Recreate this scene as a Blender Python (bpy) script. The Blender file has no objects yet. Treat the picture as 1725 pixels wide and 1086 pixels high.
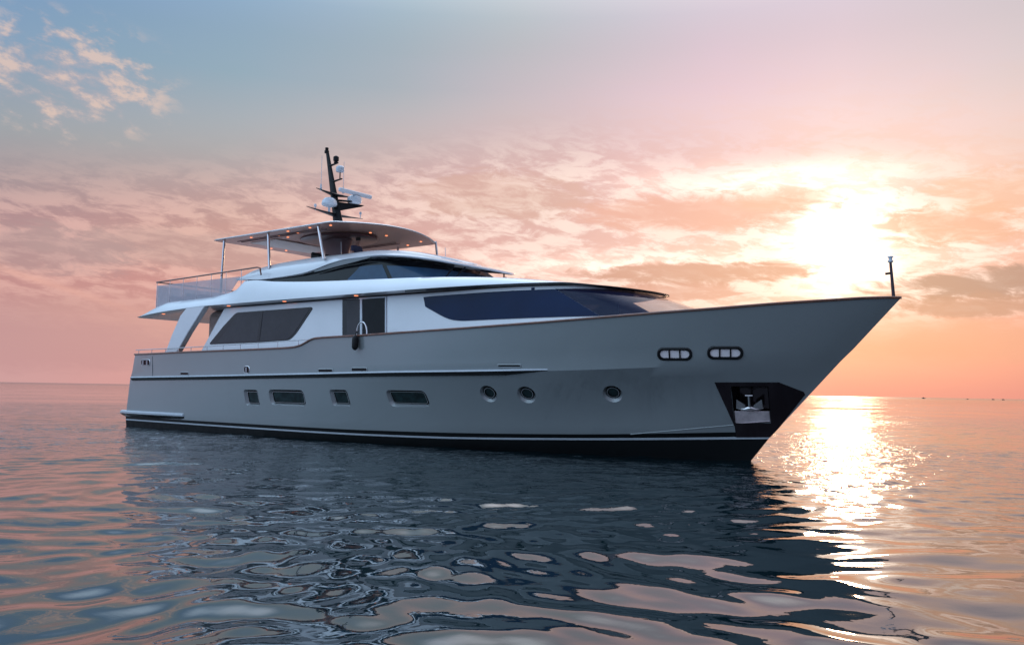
import bpy, bmesh, math, random
import numpy as np
from mathutils import Vector, Matrix
from mathutils.bvhtree import BVHTree
R_ = math.radians
random.seed(4)
SC = bpy.context.scene
COL = SC.collection

# ------------------------------------------------------------------ camera
W0, H0 = 1725.0, 1086.0
FPX = 1448.2
CAM = np.array([38.8616, -23.9777, 1.9089])
YAW, ROLL, PITCH = 2.22653, R_(0.9631), R_(4.5199)
F = np.array([math.cos(YAW)*math.cos(PITCH), math.sin(YAW)*math.cos(PITCH), math.sin(PITCH)])
RT0 = np.array([math.sin(YAW), -math.cos(YAW), 0.0])
UP0 = np.cross(RT0, F)
RT = math.cos(ROLL)*RT0 + math.sin(ROLL)*UP0
UP = -math.sin(ROLL)*RT0 + math.cos(ROLL)*UP0
cd = bpy.data.cameras.new('camera'); co = bpy.data.objects.new('camera', cd); COL.objects.link(co)
m = Matrix.Identity(4)
for i in range(3):
    m[i][0] = RT[i]; m[i][1] = UP[i]; m[i][2] = -F[i]; m[i][3] = CAM[i]
co.matrix_world = m
cd.sensor_width = 36.0; cd.lens = 36.0*FPX/W0
cd.clip_start = 0.1; cd.clip_end = 60000
SC.camera = co
SC.view_settings.view_transform = 'Standard'; SC.view_settings.look = 'None'
SC.view_settings.exposure = 0.0; SC.view_settings.gamma = 1.0

def ray(px, py):
    d = F + RT*(px-W0/2)/FPX - UP*(py-H0/2)/FPX
    return d/np.linalg.norm(d)
def aty(px, py, y):                      # sight line met with a lengthwise vertical plane
    d = ray(px, py); t = (y-CAM[1])/d[1]; return CAM+t*d
def atx(px, py, x):
    d = ray(px, py); t = (x-CAM[0])/d[0]; return CAM+t*d
def atz(px, py, z):
    d = ray(px, py); t = (z-CAM[2])/d[2]; return CAM+t*d
def azel(px, py):
    d = ray(px, py)
    a = math.degrees(math.atan2(d@RT0, d@np.array([math.cos(YAW), math.sin(YAW), 0])))
    return a, math.degrees(math.asin(d[2]))

# ------------------------------------------------------------------ world
def lin(c):
    c = [x/255.0 for x in c]
    return [x/12.92 if x <= 0.04045 else ((x+0.055)/1.055)**2.4 for x in c]
SUN_AZ, SUN_EL = azel(1420, 405)
class NT:
    def __init__(s, t): s.t = t
    def n(s, typ, **k):
        o = s.t.nodes.new(typ)
        for a, b in k.items(): setattr(o, a, b)
        return o
    def put(s, sock, v):
        if hasattr(v, 'links') or isinstance(v, bpy.types.NodeSocket): s.t.links.new(v, sock)
        elif isinstance(v, (tuple, list)) and sock.type == 'RGBA' and len(v) == 3: sock.default_value = (*v, 1)
        else: sock.default_value = v
    def m(s, op, a, b=None, c=None, clamp=False):
        o = s.n('ShaderNodeMath', operation=op, use_clamp=clamp); s.put(o.inputs[0], a)
        if b is not None: s.put(o.inputs[1], b)
        if c is not None: s.put(o.inputs[2], c)
        return o.outputs[0]
    def dot(s, a, v):
        o = s.n('ShaderNodeVectorMath', operation='DOT_PRODUCT'); s.put(o.inputs[0], a); s.put(o.inputs[1], v); return o.outputs['Value']
    def vec(s, x, y, z):
        o = s.n('ShaderNodeCombineXYZ'); s.put(o.inputs[0], x); s.put(o.inputs[1], y); s.put(o.inputs[2], z); return o.outputs[0]
    def noise(s, v, scale, detail=6, rough=0.55, dist=0.0):
        o = s.n('ShaderNodeTexNoise'); s.put(o.inputs['Vector'], v); o.inputs['Scale'].default_value = scale
        o.inputs['Detail'].default_value = detail; o.inputs['Roughness'].default_value = rough; o.inputs['Distortion'].default_value = dist
        return o.outputs[0]
    def mr(s, v, a, b, c=0.0, d=1.0, smooth=True):
        o = s.n('ShaderNodeMapRange'); o.interpolation_type = 'SMOOTHSTEP' if smooth else 'LINEAR'
        s.put(o.inputs[0], v)
        for i, q in enumerate((a, b, c, d)): s.put(o.inputs[i+1], q)
        return o.outputs[0]
    def mix(s, f, a, b, mode='MIX'):
        o = s.n('ShaderNodeMix', data_type='RGBA', blend_type=mode); s.put(o.inputs[0], f); s.put(o.inputs[6], a); s.put(o.inputs[7], b)
        return o.outputs[2]

w = bpy.data.worlds.new('World'); SC.world = w; w.use_nodes = True
w.node_tree.nodes.clear(); N = NT(w.node_tree)
tc = N.n('ShaderNodeTexCoord'); D = tc.outputs['Generated']
FH = (math.cos(YAW), math.sin(YAW), 0)
dz = N.dot(D, (0, 0, 1)); dr = N.dot(D, tuple(RT0)); df = N.dot(D, FH)
az = N.m('MULTIPLY', N.m('ARCTAN2', dr, df), 180/math.pi)
el = N.m('MULTIPLY', N.m('ARCSINE', dz), 180/math.pi)
azf = N.m('MULTIPLY_ADD', az, 1/360.0, 0.5)
AZS = [-180, -145, -110, -60, -31, -18, -8, 0, 8, 14, 21, 31, 60, 110, 179.9]
BK = {0.3: (135,135,150), 3: (140,145,165), 6: (145,153,178), 10: (150,162,190), 14.5: (152,168,198), 19.5: (152,172,204), 24: (150,172,206)}
ROWS = [
 (0.3,  [(150,125,135),(186,148,152),(206,160,158),(218,158,148),(228,168,154),(236,176,154),(243,182,152),(248,184,154),(243,166,144),(230,150,136),(215,140,125),(165,130,135)]),
 (3.0,  [(150,130,140),(184,146,150),(202,158,156),(218,168,152),(226,174,162),(234,182,164),(243,188,164),(247,190,162),(246,184,152),(234,164,142),(215,150,135),(160,140,150)]),
 (6.2,  [(150,140,155),(184,150,154),(206,162,156),(222,172,160),(234,190,176),(240,200,184),(250,212,194),(255,224,204),(255,228,204),(232,178,158),(210,160,145),(160,150,165)]),
 (10.0, [(145,150,175),(172,154,160),(184,160,160),(216,178,166),(230,192,180),(238,202,192),(246,212,202),(252,224,214),(255,244,238),(236,196,178),(210,175,165),(160,158,178)]),
 (14.5, [(140,155,185),(148,155,170),(158,163,168),(180,176,176),(206,186,182),(224,196,192),(236,204,204),(242,210,210),(248,216,212),(232,204,196),(205,182,178),(155,162,188)]),
 (19.5, [(135,160,195),(128,158,185),(132,160,186),(146,170,184),(166,176,184),(192,184,190),(214,192,202),(224,196,208),(228,202,210),(212,198,202),(195,185,190),(155,168,195)]),
 (24.0, [(130,160,200),(118,152,190),(116,152,190),(136,166,190),(156,176,190),(176,184,192),(192,188,200),(202,190,204),(206,192,206),(198,190,198),(185,185,198),(150,170,200)]),
 (30.0, [(150,172,205)]*12), (42.0, [(150,172,205)]*12),
 (90.0, [(140,165,200)]*12)]
prev = None; pe = None
BRT = {0.3: None, 3.0: (160,188,226), 6.2: (174,206,242), 10.0: (182,216,252), 14.5: (188,222,255), 19.5: (192,226,255), 24.0: (194,228,255), 30.0: (194,228,255), 42.0: (194,228,255), 90.0: (176,208,248)}  # sky colours outside the frame, raised to light the hull
for e, cols in ROWS:
    cols = list(cols)
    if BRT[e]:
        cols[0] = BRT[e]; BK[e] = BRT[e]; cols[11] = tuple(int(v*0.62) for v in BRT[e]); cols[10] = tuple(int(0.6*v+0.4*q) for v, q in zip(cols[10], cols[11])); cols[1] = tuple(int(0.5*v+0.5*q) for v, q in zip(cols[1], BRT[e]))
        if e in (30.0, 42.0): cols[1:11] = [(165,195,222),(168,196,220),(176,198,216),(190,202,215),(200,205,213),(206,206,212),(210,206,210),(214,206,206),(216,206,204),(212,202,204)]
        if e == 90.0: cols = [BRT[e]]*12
    cr = N.n('ShaderNodeValToRGB'); N.put(cr.inputs[0], azf)
    k = BK.get(e, (160,180,210)); kd = tuple(v*q for v, q in zip(k, (0.66, 0.58, 0.60))); full = [kd, k]+list(cols)+[kd]
    r = cr.color_ramp
    while len(r.elements) < len(AZS): r.elements.new(0.5)
    for i, a in enumerate(AZS):
        r.elements[i].position = (a+180)/360.0
    for i, a in enumerate(AZS):
        r.elements[i].color = (*lin(full[i]), 1)
    c = cr.outputs[0]
    if prev is not None: c = N.mix(N.mr(el, pe, e, smooth=False), prev, c)
    prev, pe = c, e
sky = prev
# cloud layers: flat cloud deck seen in perspective
den = N.m('ADD', N.m('MAXIMUM', dz, 0.0), 0.10)
pv = N.vec(N.m('DIVIDE', dr, den), N.m('MULTIPLY', N.m('DIVIDE', df, den), 1.0), 0.0)
n1 = N.noise(pv, 4.2, 10, 0.66, 0.5)
n2 = N.noise(N.vec(N.m('MULTIPLY', az, 0.10), N.m('MULTIPLY', el, 0.33), 3.0), 1.0, 9, 0.6, 0.5)
n3 = N.noise(N.vec(N.m('MULTIPLY', az, 0.42), N.m('MULTIPLY', N.m('MULTIPLY_ADD', az, 0.10, el), 1.35), 7.0), 1.0, 9, 0.66, 0.5)
n4 = N.noise(N.vec(N.m('MULTIPLY', az, 0.035), N.m('MULTIPLY', el, 0.10), 11.0), 1.0, 4, 0.5, 0.2)
band = N.m('MULTIPLY', N.mr(el, 2.5, 6.5), N.mr(N.m('ADD', el, N.m('MULTIPLY', N.m('ABSOLUTE', N.m('ADD', az, -4.0)), 0.13)), 20.0, 13.5))
tex = N.m('MULTIPLY', N.mr(N.m('ADD', N.m('MULTIPLY', n1, 0.45), N.m('MULTIPLY', n3, 0.55)), 0.43, 0.57), band)
lo = N.mix(1.0, sky, tuple(lin((236,222,226))), 'MULTIPLY')
hi = N.mix(N.mr(az, -22, 0, 0.40, 0.65), sky, N.mix(N.mr(az, -25, 5), tuple(lin((238,186,172))), tuple(lin((255,232,220)))))
sky = N.mix(band, sky, N.mix(tex, lo, hi))
# long soft variation higher up
sky = N.mix(N.m('MULTIPLY', N.mr(n4, 0.42, 0.62), 0.4), sky, N.mix(1.0, sky, (1.08, 1.0, 1.06), 'MULTIPLY'))
# glow of the veiled sun
def dist2(a0, e0, sx, sy, warp=None, amt=0.0):
    x = N.m('DIVIDE', N.m('SUBTRACT', az, a0), sx); y = N.m('DIVIDE', N.m('SUBTRACT', el, e0), sy)
    r = N.m('ADD', N.m('MULTIPLY', x, x), N.m('MULTIPLY', y, y))
    if warp is not None: r = N.m('ADD', r, N.m('MULTIPLY', N.m('SUBTRACT', warp, 0.5), amt))
    return r
def gauss(r): return N.m('EXPONENT', N.m('MULTIPLY', r, -1.0))
g = N.m('MULTIPLY', gauss(dist2(SUN_AZ, SUN_EL, 2.4, 2.7, n2, 2.2)), 2.0)
g2 = N.m('MULTIPLY', gauss(dist2(SUN_AZ+0.3, SUN_EL+0.4, 7.5, 3.0, n3, 3.5)), 0.30)
g3 = N.m('MULTIPLY', gauss(dist2(SUN_AZ-4, SUN_EL+4.0, 7.0, 0.9, n3, 4.0)), 0.6)
g4 = N.m('MULTIPLY', gauss(dist2(SUN_AZ-12, SUN_EL-1.2, 10.0, 0.8, n2, 5.0)), 0.26)
g5 = N.m('MULTIPLY', gauss(dist2(SUN_AZ, SUN_EL-0.5, 1.2, 1.4)), 0.8)
gl = N.m('ADD', N.m('ADD', g, N.m('ADD', g2, g5)), N.m('ADD', g3, g4))
o = N.n('ShaderNodeVectorMath', operation='SCALE'); N.put(o.inputs[0], (1.0, 0.86, 0.72)); N.put(o.inputs['Scale'], gl)
sky = N.mix(1.0, sky, o.outputs[0], 'ADD')
sd_ = gauss(dist2(SUN_AZ-2, SUN_EL+1.0, 15.0, 5.5))
core = N.m('SUBTRACT', 1.0, gauss(dist2(SUN_AZ, SUN_EL-0.2, 2.6, 2.4)))
brk_ = N.mr(N.m('ADD', N.m('MULTIPLY', n1, 0.35), N.m('MULTIPLY', n3, 0.65)), 0.53, 0.44)
sky = N.mix(N.m('MULTIPLY', N.m('MULTIPLY', brk_, 0.62), N.m('MULTIPLY', sd_, core)), sky, tuple(lin((238,190,170))))
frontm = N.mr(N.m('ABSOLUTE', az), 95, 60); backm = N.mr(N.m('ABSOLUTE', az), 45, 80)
bo = N.m('MULTIPLY', N.m('MULTIPLY', N.mr(el, 21.5, 42), N.mr(el, 85, 55)), N.m('MULTIPLY', frontm, 2.3))  # unseen sky above the frame, brightness added for the water reflections
bo = N.m('ADD', N.m('ADD', bo, 1.0), N.m('MULTIPLY', N.m('MULTIPLY', backm, N.mr(el, 0, 6)), 0.65))  # unseen sky behind the camera, brightness added to light the yacht
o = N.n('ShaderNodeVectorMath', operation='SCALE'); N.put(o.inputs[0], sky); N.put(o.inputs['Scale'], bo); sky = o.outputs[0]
# single clouds (picture direction, half size in degrees, colour, strength)
def cloud(px, py, sx, sy, col, k, warp=n2, amt=5.0, base=0.9):
    a, e = azel(px, py)
    f = N.mr(dist2(a, e, sx, sy, warp, amt), base+0.55, base-0.65)
    return N.m('MULTIPLY', f, k), tuple(lin(col))
for args in [
    (1170, 358, 8.0, 1.2, (232,176,160), 0.85, n3, 3.0), (1330, 335, 3.8, 0.8, (240,188,166), 0.6, n3, 3.5),
    (1690, 478, 6.5, 0.95, (166,134,128), 0.9, n3, 4.5), (1640, 515, 5.0, 0.7, (184,142,130), 0.8, n3, 4.5),
    (1180, 462, 7.5, 0.75, (202,152,136), 0.85, n3, 4.5), (1130, 490, 5.5, 0.6, (210,158,144), 0.7, n3, 5.0),
    (1600, 380, 4.5, 1.2, (226,168,142), 0.7, n3, 4.0), (1700, 320, 4.5, 1.3, (236,186,160), 0.6, n3, 4.0),
    (1640, 580, 9.0, 1.2, (224,162,138), 0.6), (840, 330, 6.0, 1.6, (214,172,156), 0.5, n3, 4.0),
    (330, 420, 9.0, 1.2, (192,160,154), 0.5, n3, 4.0), (80, 420, 5.0, 1.5, (176,150,150), 0.5, n3, 4.0),
    (60, 580, 10.0, 1.6, (192,144,144), 0.45, n3, 2.0)]:
    f, c = cloud(*args); sky = N.mix(f, sky, c)
# light streak low on the left, small lit cumulus high on the left
f = N.m('MULTIPLY', gauss(dist2(azel(90, 480)[0], N.m('MULTIPLY_ADD', N.m('SUBTRACT', az, azel(90, 480)[0]), -0.28, azel(90, 480)[1]), 4.5, 0.22, n3, 2.0)), 0.55)
sky = N.mix(f, sky, tuple(lin((232,176,162))))
cm = N.noise(N.vec(N.m('MULTIPLY', az, 0.42), N.m('MULTIPLY_ADD', az, 0.10, N.m('MULTIPLY', el, 0.80)), 42.0), 1.0, 8, 0.62, 0.1)
rg = gauss(dist2(azel(110, 130)[0], azel(110, 130)[1], 5.5, 3.2))
cov = N.mr(N.m('ADD', cm, N.m('MULTIPLY', rg, 0.16)), 0.52, 0.74)
sky = N.mix(N.m('MULTIPLY', N.m('MULTIPLY', cov, N.mr(rg, 0.12, 0.5)), 0.72), sky, N.mix(N.mr(cm, 0.46, 0.62), tuple(lin((186,172,178))), tuple(lin((232,200,184)))))
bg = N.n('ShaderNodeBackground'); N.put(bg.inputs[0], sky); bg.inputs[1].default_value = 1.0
ns = N.n('ShaderNodeTexSky', sky_type='NISHITA', sun_disc=False)
SUN_W = YAW - R_(SUN_AZ)
ns.sun_elevation = R_(SUN_EL); ns.sun_rotation = math.atan2(math.cos(SUN_W), math.sin(SUN_W)); ns.air_density = 1.5; ns.dust_density = 3.0
bg2 = N.n('ShaderNodeBackground'); N.put(bg2.inputs[0], ns.outputs[0]); bg2.inputs[1].default_value = 0.004
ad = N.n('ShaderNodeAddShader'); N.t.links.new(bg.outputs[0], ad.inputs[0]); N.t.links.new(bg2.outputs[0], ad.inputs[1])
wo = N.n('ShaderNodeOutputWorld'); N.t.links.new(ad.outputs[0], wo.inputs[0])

sl = bpy.data.lights.new('sun', 'SUN'); sl.energy = 0.2; sl.angle = R_(3.0); sl.color = (1.0, 0.62, 0.36)
so = bpy.data.objects.new('sun', sl); COL.objects.link(so)
sd = Vector((math.cos(SUN_W)*math.cos(R_(SUN_EL)), math.sin(SUN_W)*math.cos(R_(SUN_EL)), math.sin(R_(SUN_EL))))
so.rotation_euler = sd.to_track_quat('Z', 'Y').to_euler(); so.location = (0, 0, 50)

# ------------------------------------------------------------------ materials
def mat(name, col, rough=0.4, metal=0.0, coat=0.0, ior=1.5, var=0.06, nscale=3.0, bump=0.0, emit=None, es=0.0, rv=0.15, spec=0.5, bd=3, bs=None):
    mt = bpy.data.materials.new(name); mt.use_nodes = True; t = NT(mt.node_tree)
    b = mt.node_tree.nodes['Principled BSDF']
    tcn = t.n('ShaderNodeTexCoord'); nz = t.noise(tcn.outputs['Object'], nscale, 5, 0.6)
    c1 = tuple(x*(1-var) for x in col); c2 = tuple(min(1, x*(1+var)) for x in col)
    t.put(b.inputs['Base Color'], t.mix(t.mr(nz, 0.3, 0.7), c1, c2))
    t.put(b.inputs['Roughness'], t.mr(nz, 0.3, 0.7, rough*(1-rv), min(1, rough*(1+rv))))
    b.inputs['Specular IOR Level'].default_value = spec; b.inputs['Metallic'].default_value = metal; b.inputs['IOR'].default_value = ior
    b.inputs['Coat Weight'].default_value = coat; b.inputs['Coat Roughness'].default_value = 0.05
    if bump:
        bn = t.n('ShaderNodeBump'); bn.inputs['Strength'].default_value = bump; bn.inputs['Distance'].default_value = 0.02
        t.put(bn.inputs['Height'], t.noise(tcn.outputs['Object'], bs or nscale*0.5, bd, 0.5)); t.put(b.inputs['Normal'], bn.outputs[0])
    if emit: b.inputs['Emission Color'].default_value = (*emit, 1); b.inputs['Emission Strength'].default_value = es
    return mt
M = dict(
    hull=mat('hull_paint', (0.268, 0.292, 0.303), 0.28, 0.20, 1.0, var=0.02, nscale=0.35, rv=0.02, bump=0.25, bd=0.0, bs=0.55),
    black=mat('black_antifouling', (0.005, 0.006, 0.007), 0.5, spec=0.2),
    gloss_black=mat('gloss_black', (0.005, 0.005, 0.007), 0.14, spec=0.28),
    stripe=mat('stripe_paint', (0.48, 0.52, 0.57), 0.35),
    white=mat('white_gelcoat', (0.74, 0.76, 0.80), 0.22, coat=0.6, var=0.03, bump=0.04, nscale=0.8),
    glass=mat('tinted_glass', (0.006, 0.006, 0.008), 0.06, spec=0.3, var=0.2, ior=1.28),
    blueglass=mat('blue_tinted_glass', (0.003, 0.014, 0.055), 0.05, spec=0.45, var=0.12, nscale=0.7, ior=1.25),
    greyglass=mat('grey_tinted_glass', (0.050, 0.046, 0.052), 0.14, spec=0.4, var=0.12, nscale=1.2, ior=1.28),
    bandglass=mat('wheelhouse_glass', (0.03, 0.07, 0.13), 0.05, var=0.15, nscale=1.4, ior=1.35),
    teak=mat('varnished_teak', (0.16, 0.055, 0.028), 0.35, coat=0.4, var=0.3, nscale=6),
    steel=mat('polished_steel', (0.62, 0.60, 0.62), 0.18, 1.0),
    pale_steel=mat('pale_brushed_steel', (0.80, 0.68, 0.70), 0.38, 0.55, var=0.15, nscale=5),
    bright=mat('sky_bright_fairlead_plate', (0.92, 0.84, 0.86), 0.4, 0.0, var=0.05), portglass=mat('port_glass', (0.012, 0.026, 0.028), 0.05, var=0.5, nscale=4.0, spec=0.18),  # fairlead plate: sky brightness put into its pale colour
    dark_steel=mat('dark_plating', (0.045, 0.034, 0.040), 0.16, 0.85),
    beige=mat('beige_panel', (0.72, 0.62, 0.58), 0.5),
    ceiling=mat('ceiling_panel', (0.74, 0.43, 0.36), 0.35, var=0.08, nscale=1.0),
    ceiling_dark=mat('dark_ceiling_panel', (0.22, 0.12, 0.13), 0.35),
    rubber=mat('black_rubber', (0.010, 0.010, 0.012), 0.6, spec=0.25),
    mastm=mat('black_mast_paint', (0.008, 0.008, 0.010), 0.45, spec=0.2),
    dome=mat('white_plastic', (0.60, 0.64, 0.70), 0.35),
    red=mat('red_cushion', (0.25, 0.02, 0.05), 0.8, var=0.3, nscale=20),
    deck=mat('teak_deck', (0.22, 0.13, 0.08), 0.6, var=0.2),
    lamp=mat('lit_downlight', (1.0, 0.4, 0.2), 0.5, emit=(1.0, 0.30, 0.13), es=1.6),
    skin=mat('skin', (0.38, 0.22, 0.17), 0.6), shirt=mat('navy_shirt', (0.05, 0.06, 0.12), 0.8), hair=mat('dark_hair', (0.02, 0.015, 0.012), 0.7),
    boat=mat('far_boat_paint', (0.03, 0.05, 0.05), 0.6), boatw=mat('far_boat_cabin', (0.10, 0.12, 0.12), 0.6),
    seam=mat('seam_sealant', (0.06, 0.075, 0.09), 0.5),
)
gm = bpy.data.materials.new('milky_glass'); gm.use_nodes = True; t = NT(gm.node_tree)
b = gm.node_tree.nodes['Principled BSDF']; b.inputs['Base Color'].default_value = (0.45, 0.46, 0.52, 1); b.inputs['Roughness'].default_value = 0.12
tcn = t.n('ShaderNodeTexCoord'); t.put(b.inputs['Alpha'], t.mr(t.noise(tcn.outputs['Object'], 1.0, 3), 0.3, 0.7, 0.50, 0.62)); M['milky'] = gm
cg = bpy.data.materials.new('windshield_glass'); cg.use_nodes = True; t = NT(cg.node_tree)
b = cg.node_tree.nodes['Principled BSDF']; b.inputs['Base Color'].default_value = (0.015, 0.025, 0.08, 1); b.inputs['Roughness'].default_value = 0.05
tcn = t.n('ShaderNodeTexCoord'); t.put(b.inputs['Alpha'], t.mr(t.noise(tcn.outputs['Object'], 1.0, 3), 0.3, 0.7, 0.34, 0.42)); M['clear'] = cg

# ------------------------------------------------------------------ mesh helpers
def empty(name, loc):
    o = bpy.data.objects.new(name, None); COL.objects.link(o); o.location = loc; o.empty_display_size = 0.3
    return o
def tag(o, label=None, cat=None, group=None, kind=None):
    if label: o['label'] = label
    if cat: o['category'] = cat
    if group: o['group'] = group
    if kind: o['kind'] = kind
    return o
def obj(name, V, Fc, mats, parent=None, mi=None, sharp=35, flip=None):
    me = bpy.data.meshes.new(name)
    me.from_pydata([tuple(map(float, v)) for v in V], [], [tuple(f) for f in Fc]); me.update()
    for k in (mats if isinstance(mats, (list, tuple)) else [mats]): me.materials.append(M[k])
    if mi is not None: me.polygons.foreach_set('material_index', mi)
    bm = bmesh.new(); bm.from_mesh(me); bmesh.ops.remove_doubles(bm, verts=bm.verts, dist=1e-5)
    bmesh.ops.recalc_face_normals(bm, faces=bm.faces); bm.to_mesh(me); bm.free()
    me.polygons.foreach_set('use_smooth', [True]*len(me.polygons))
    try: me.set_sharp_from_angle(angle=R_(sharp))
    except Exception: pass
    o = bpy.data.objects.new(name, me); COL.objects.link(o)
    if parent is not None:
        o.parent = parent
        r = parent
        off = Vector((0, 0, 0))
        while r is not None: off += r.location; r = r.parent
        me.transform(Matrix.Translation(-off))       # parts keep their coordinates relative to the thing
    return o
class MB:
    def __init__(s): s.V = []; s.F = []; s.mi = []
    def add(s, V, Fc, mi=0):
        k = len(s.V); s.V += [tuple(v) for v in V]; s.F += [tuple(i+k for i in f) for f in Fc]; s.mi += [mi]*len(Fc)
    def grid(s, rows, close=False, mi=0, caps=False):
        n = len(rows[0]); V = [p for r in rows for p in r]; Fc = []
        for i in range(len(rows)-1):
            for j in range(n if close else n-1):
                a = i*n+j; b_ = i*n+(j+1) % n; Fc.append((a, b_, b_+n, a+n))
        if caps: Fc.append(tuple(range(n))[::-1]); Fc.append(tuple((len(rows)-1)*n+i for i in range(n)))
        s.add(V, Fc, mi)
    def box(s, c, d, mi=0, rz=0.0):
        x, y, z = (q/2 for q in d); V = []
        for sx in (-1, 1):
            for sy in (-1, 1):
                for sz in (-1, 1):
                    px, py = sx*x, sy*y
                    V.append((c[0]+px*math.cos(rz)-py*math.sin(rz), c[1]+px*math.sin(rz)+py*math.cos(rz), c[2]+sz*z))
        s.add(V, [(0,1,3,2),(4,6,7,5),(0,4,5,1),(2,3,7,6),(0,2,6,4),(1,5,7,3)], mi)
    def tube(s, pts, r, n=10, mi=0, flat=1.0):
        pts = [np.array(p, float) for p in pts]; rows = []
        rs = r if isinstance(r, (list, tuple)) else [r]*len(pts)
        for i, p in enumerate(pts):
            d = pts[min(i+1, len(pts)-1)]-pts[max(i-1, 0)]; d = d/(np.linalg.norm(d)+1e-9)
            a = np.cross(d, (0, 0, 1)); 
            if np.linalg.norm(a) < 0.05: a = np.cross(d, (1, 0, 0))
            a /= np.linalg.norm(a); b_ = np.cross(a, d)
            rows.append([p+rs[i]*(math.cos(q)*a+math.sin(q)*b_*flat) for q in [2*math.pi*k/n for k in range(n)]])
        s.grid(rows, True, mi, True)
    def lathe(s, c, prof, n=20, mi=0, sx=1.0, sy=1.0):
        rows = [[(c[0]+r*sx*math.cos(2*math.pi*k/n), c[1]+r*sy*math.sin(2*math.pi*k/n), c[2]+z) for k in range(n)] for r, z in prof]
        s.grid(rows, True, mi, True)
    def prism(s, poly, y0, y1, mi=0):               # poly in x,z
        n = len(poly); V = [(x, y0, z) for x, z in poly]+[(x, y1, z) for x, z in poly]
        s.add(V, [tuple(range(n)), tuple(range(2*n-1, n-1, -1))]+[(i, (i+1) % n, (i+1) % n+n, i+n) for i in range(n)], mi)
    def build(s, name, mats, parent=None, bevel=0.0, sharp=35):
        o = obj(name, s.V, s.F, mats, parent, s.mi, sharp)
        if bevel:
            md = o.modifiers.new('bevel', 'BEVEL'); md.width = bevel; md.segments = 3; md.limit_method = 'ANGLE'; md.angle_limit = R_(30)
        return o
def pchip(xs, ys, xq):
    xs = np.array(xs, float); ys = np.array(ys, float); h = np.diff(xs); d = np.diff(ys)/h; n = len(xs)
    mm = np.zeros(n); mm[0] = d[0]; mm[-1] = d[-1]
    for i in range(1, n-1):
        if d[i-1]*d[i] > 0: mm[i] = 2*d[i-1]*d[i]/(d[i-1]+d[i])
    xq = np.clip(np.array(xq, float), xs[0], xs[-1]); k = np.clip(np.searchsorted(xs, xq)-1, 0, n-2)
    u = (xq-xs[k])/h[k]
    return (2*u**3-3*u**2+1)*ys[k]+(u**3-2*u**2+u)*h[k]*mm[k]+(3*u**2-2*u**3)*ys[k+1]+(u**3-u**2)*h[k]*mm[k+1]
def rrect(w_, h_, r, n=7, skew=0.0):
    P = []
    r = min(r, w_/2-1e-4, h_/2-1e-4)
    for cx, cy, a0 in ((w_/2-r, h_/2-r, 0), (-w_/2+r, h_/2-r, 90), (-w_/2+r, -h_/2+r, 180), (w_/2-r, -h_/2+r, 270)):
        for k in range(n+1):
            a = R_(a0+90*k/n); x, y = cx+r*math.cos(a), cy+r*math.sin(a); P.append((x-skew*y, y))
    return P
def resample(pts, n):
    pts = np.array(pts, float); d = np.r_[0, np.cumsum(np.linalg.norm(np.diff(pts, axis=0), axis=1))]
    q = np.linspace(0, d[-1], n); return np.array([np.interp(q, d, pts[:, i]) for i in range(pts.shape[1])]).T

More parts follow.
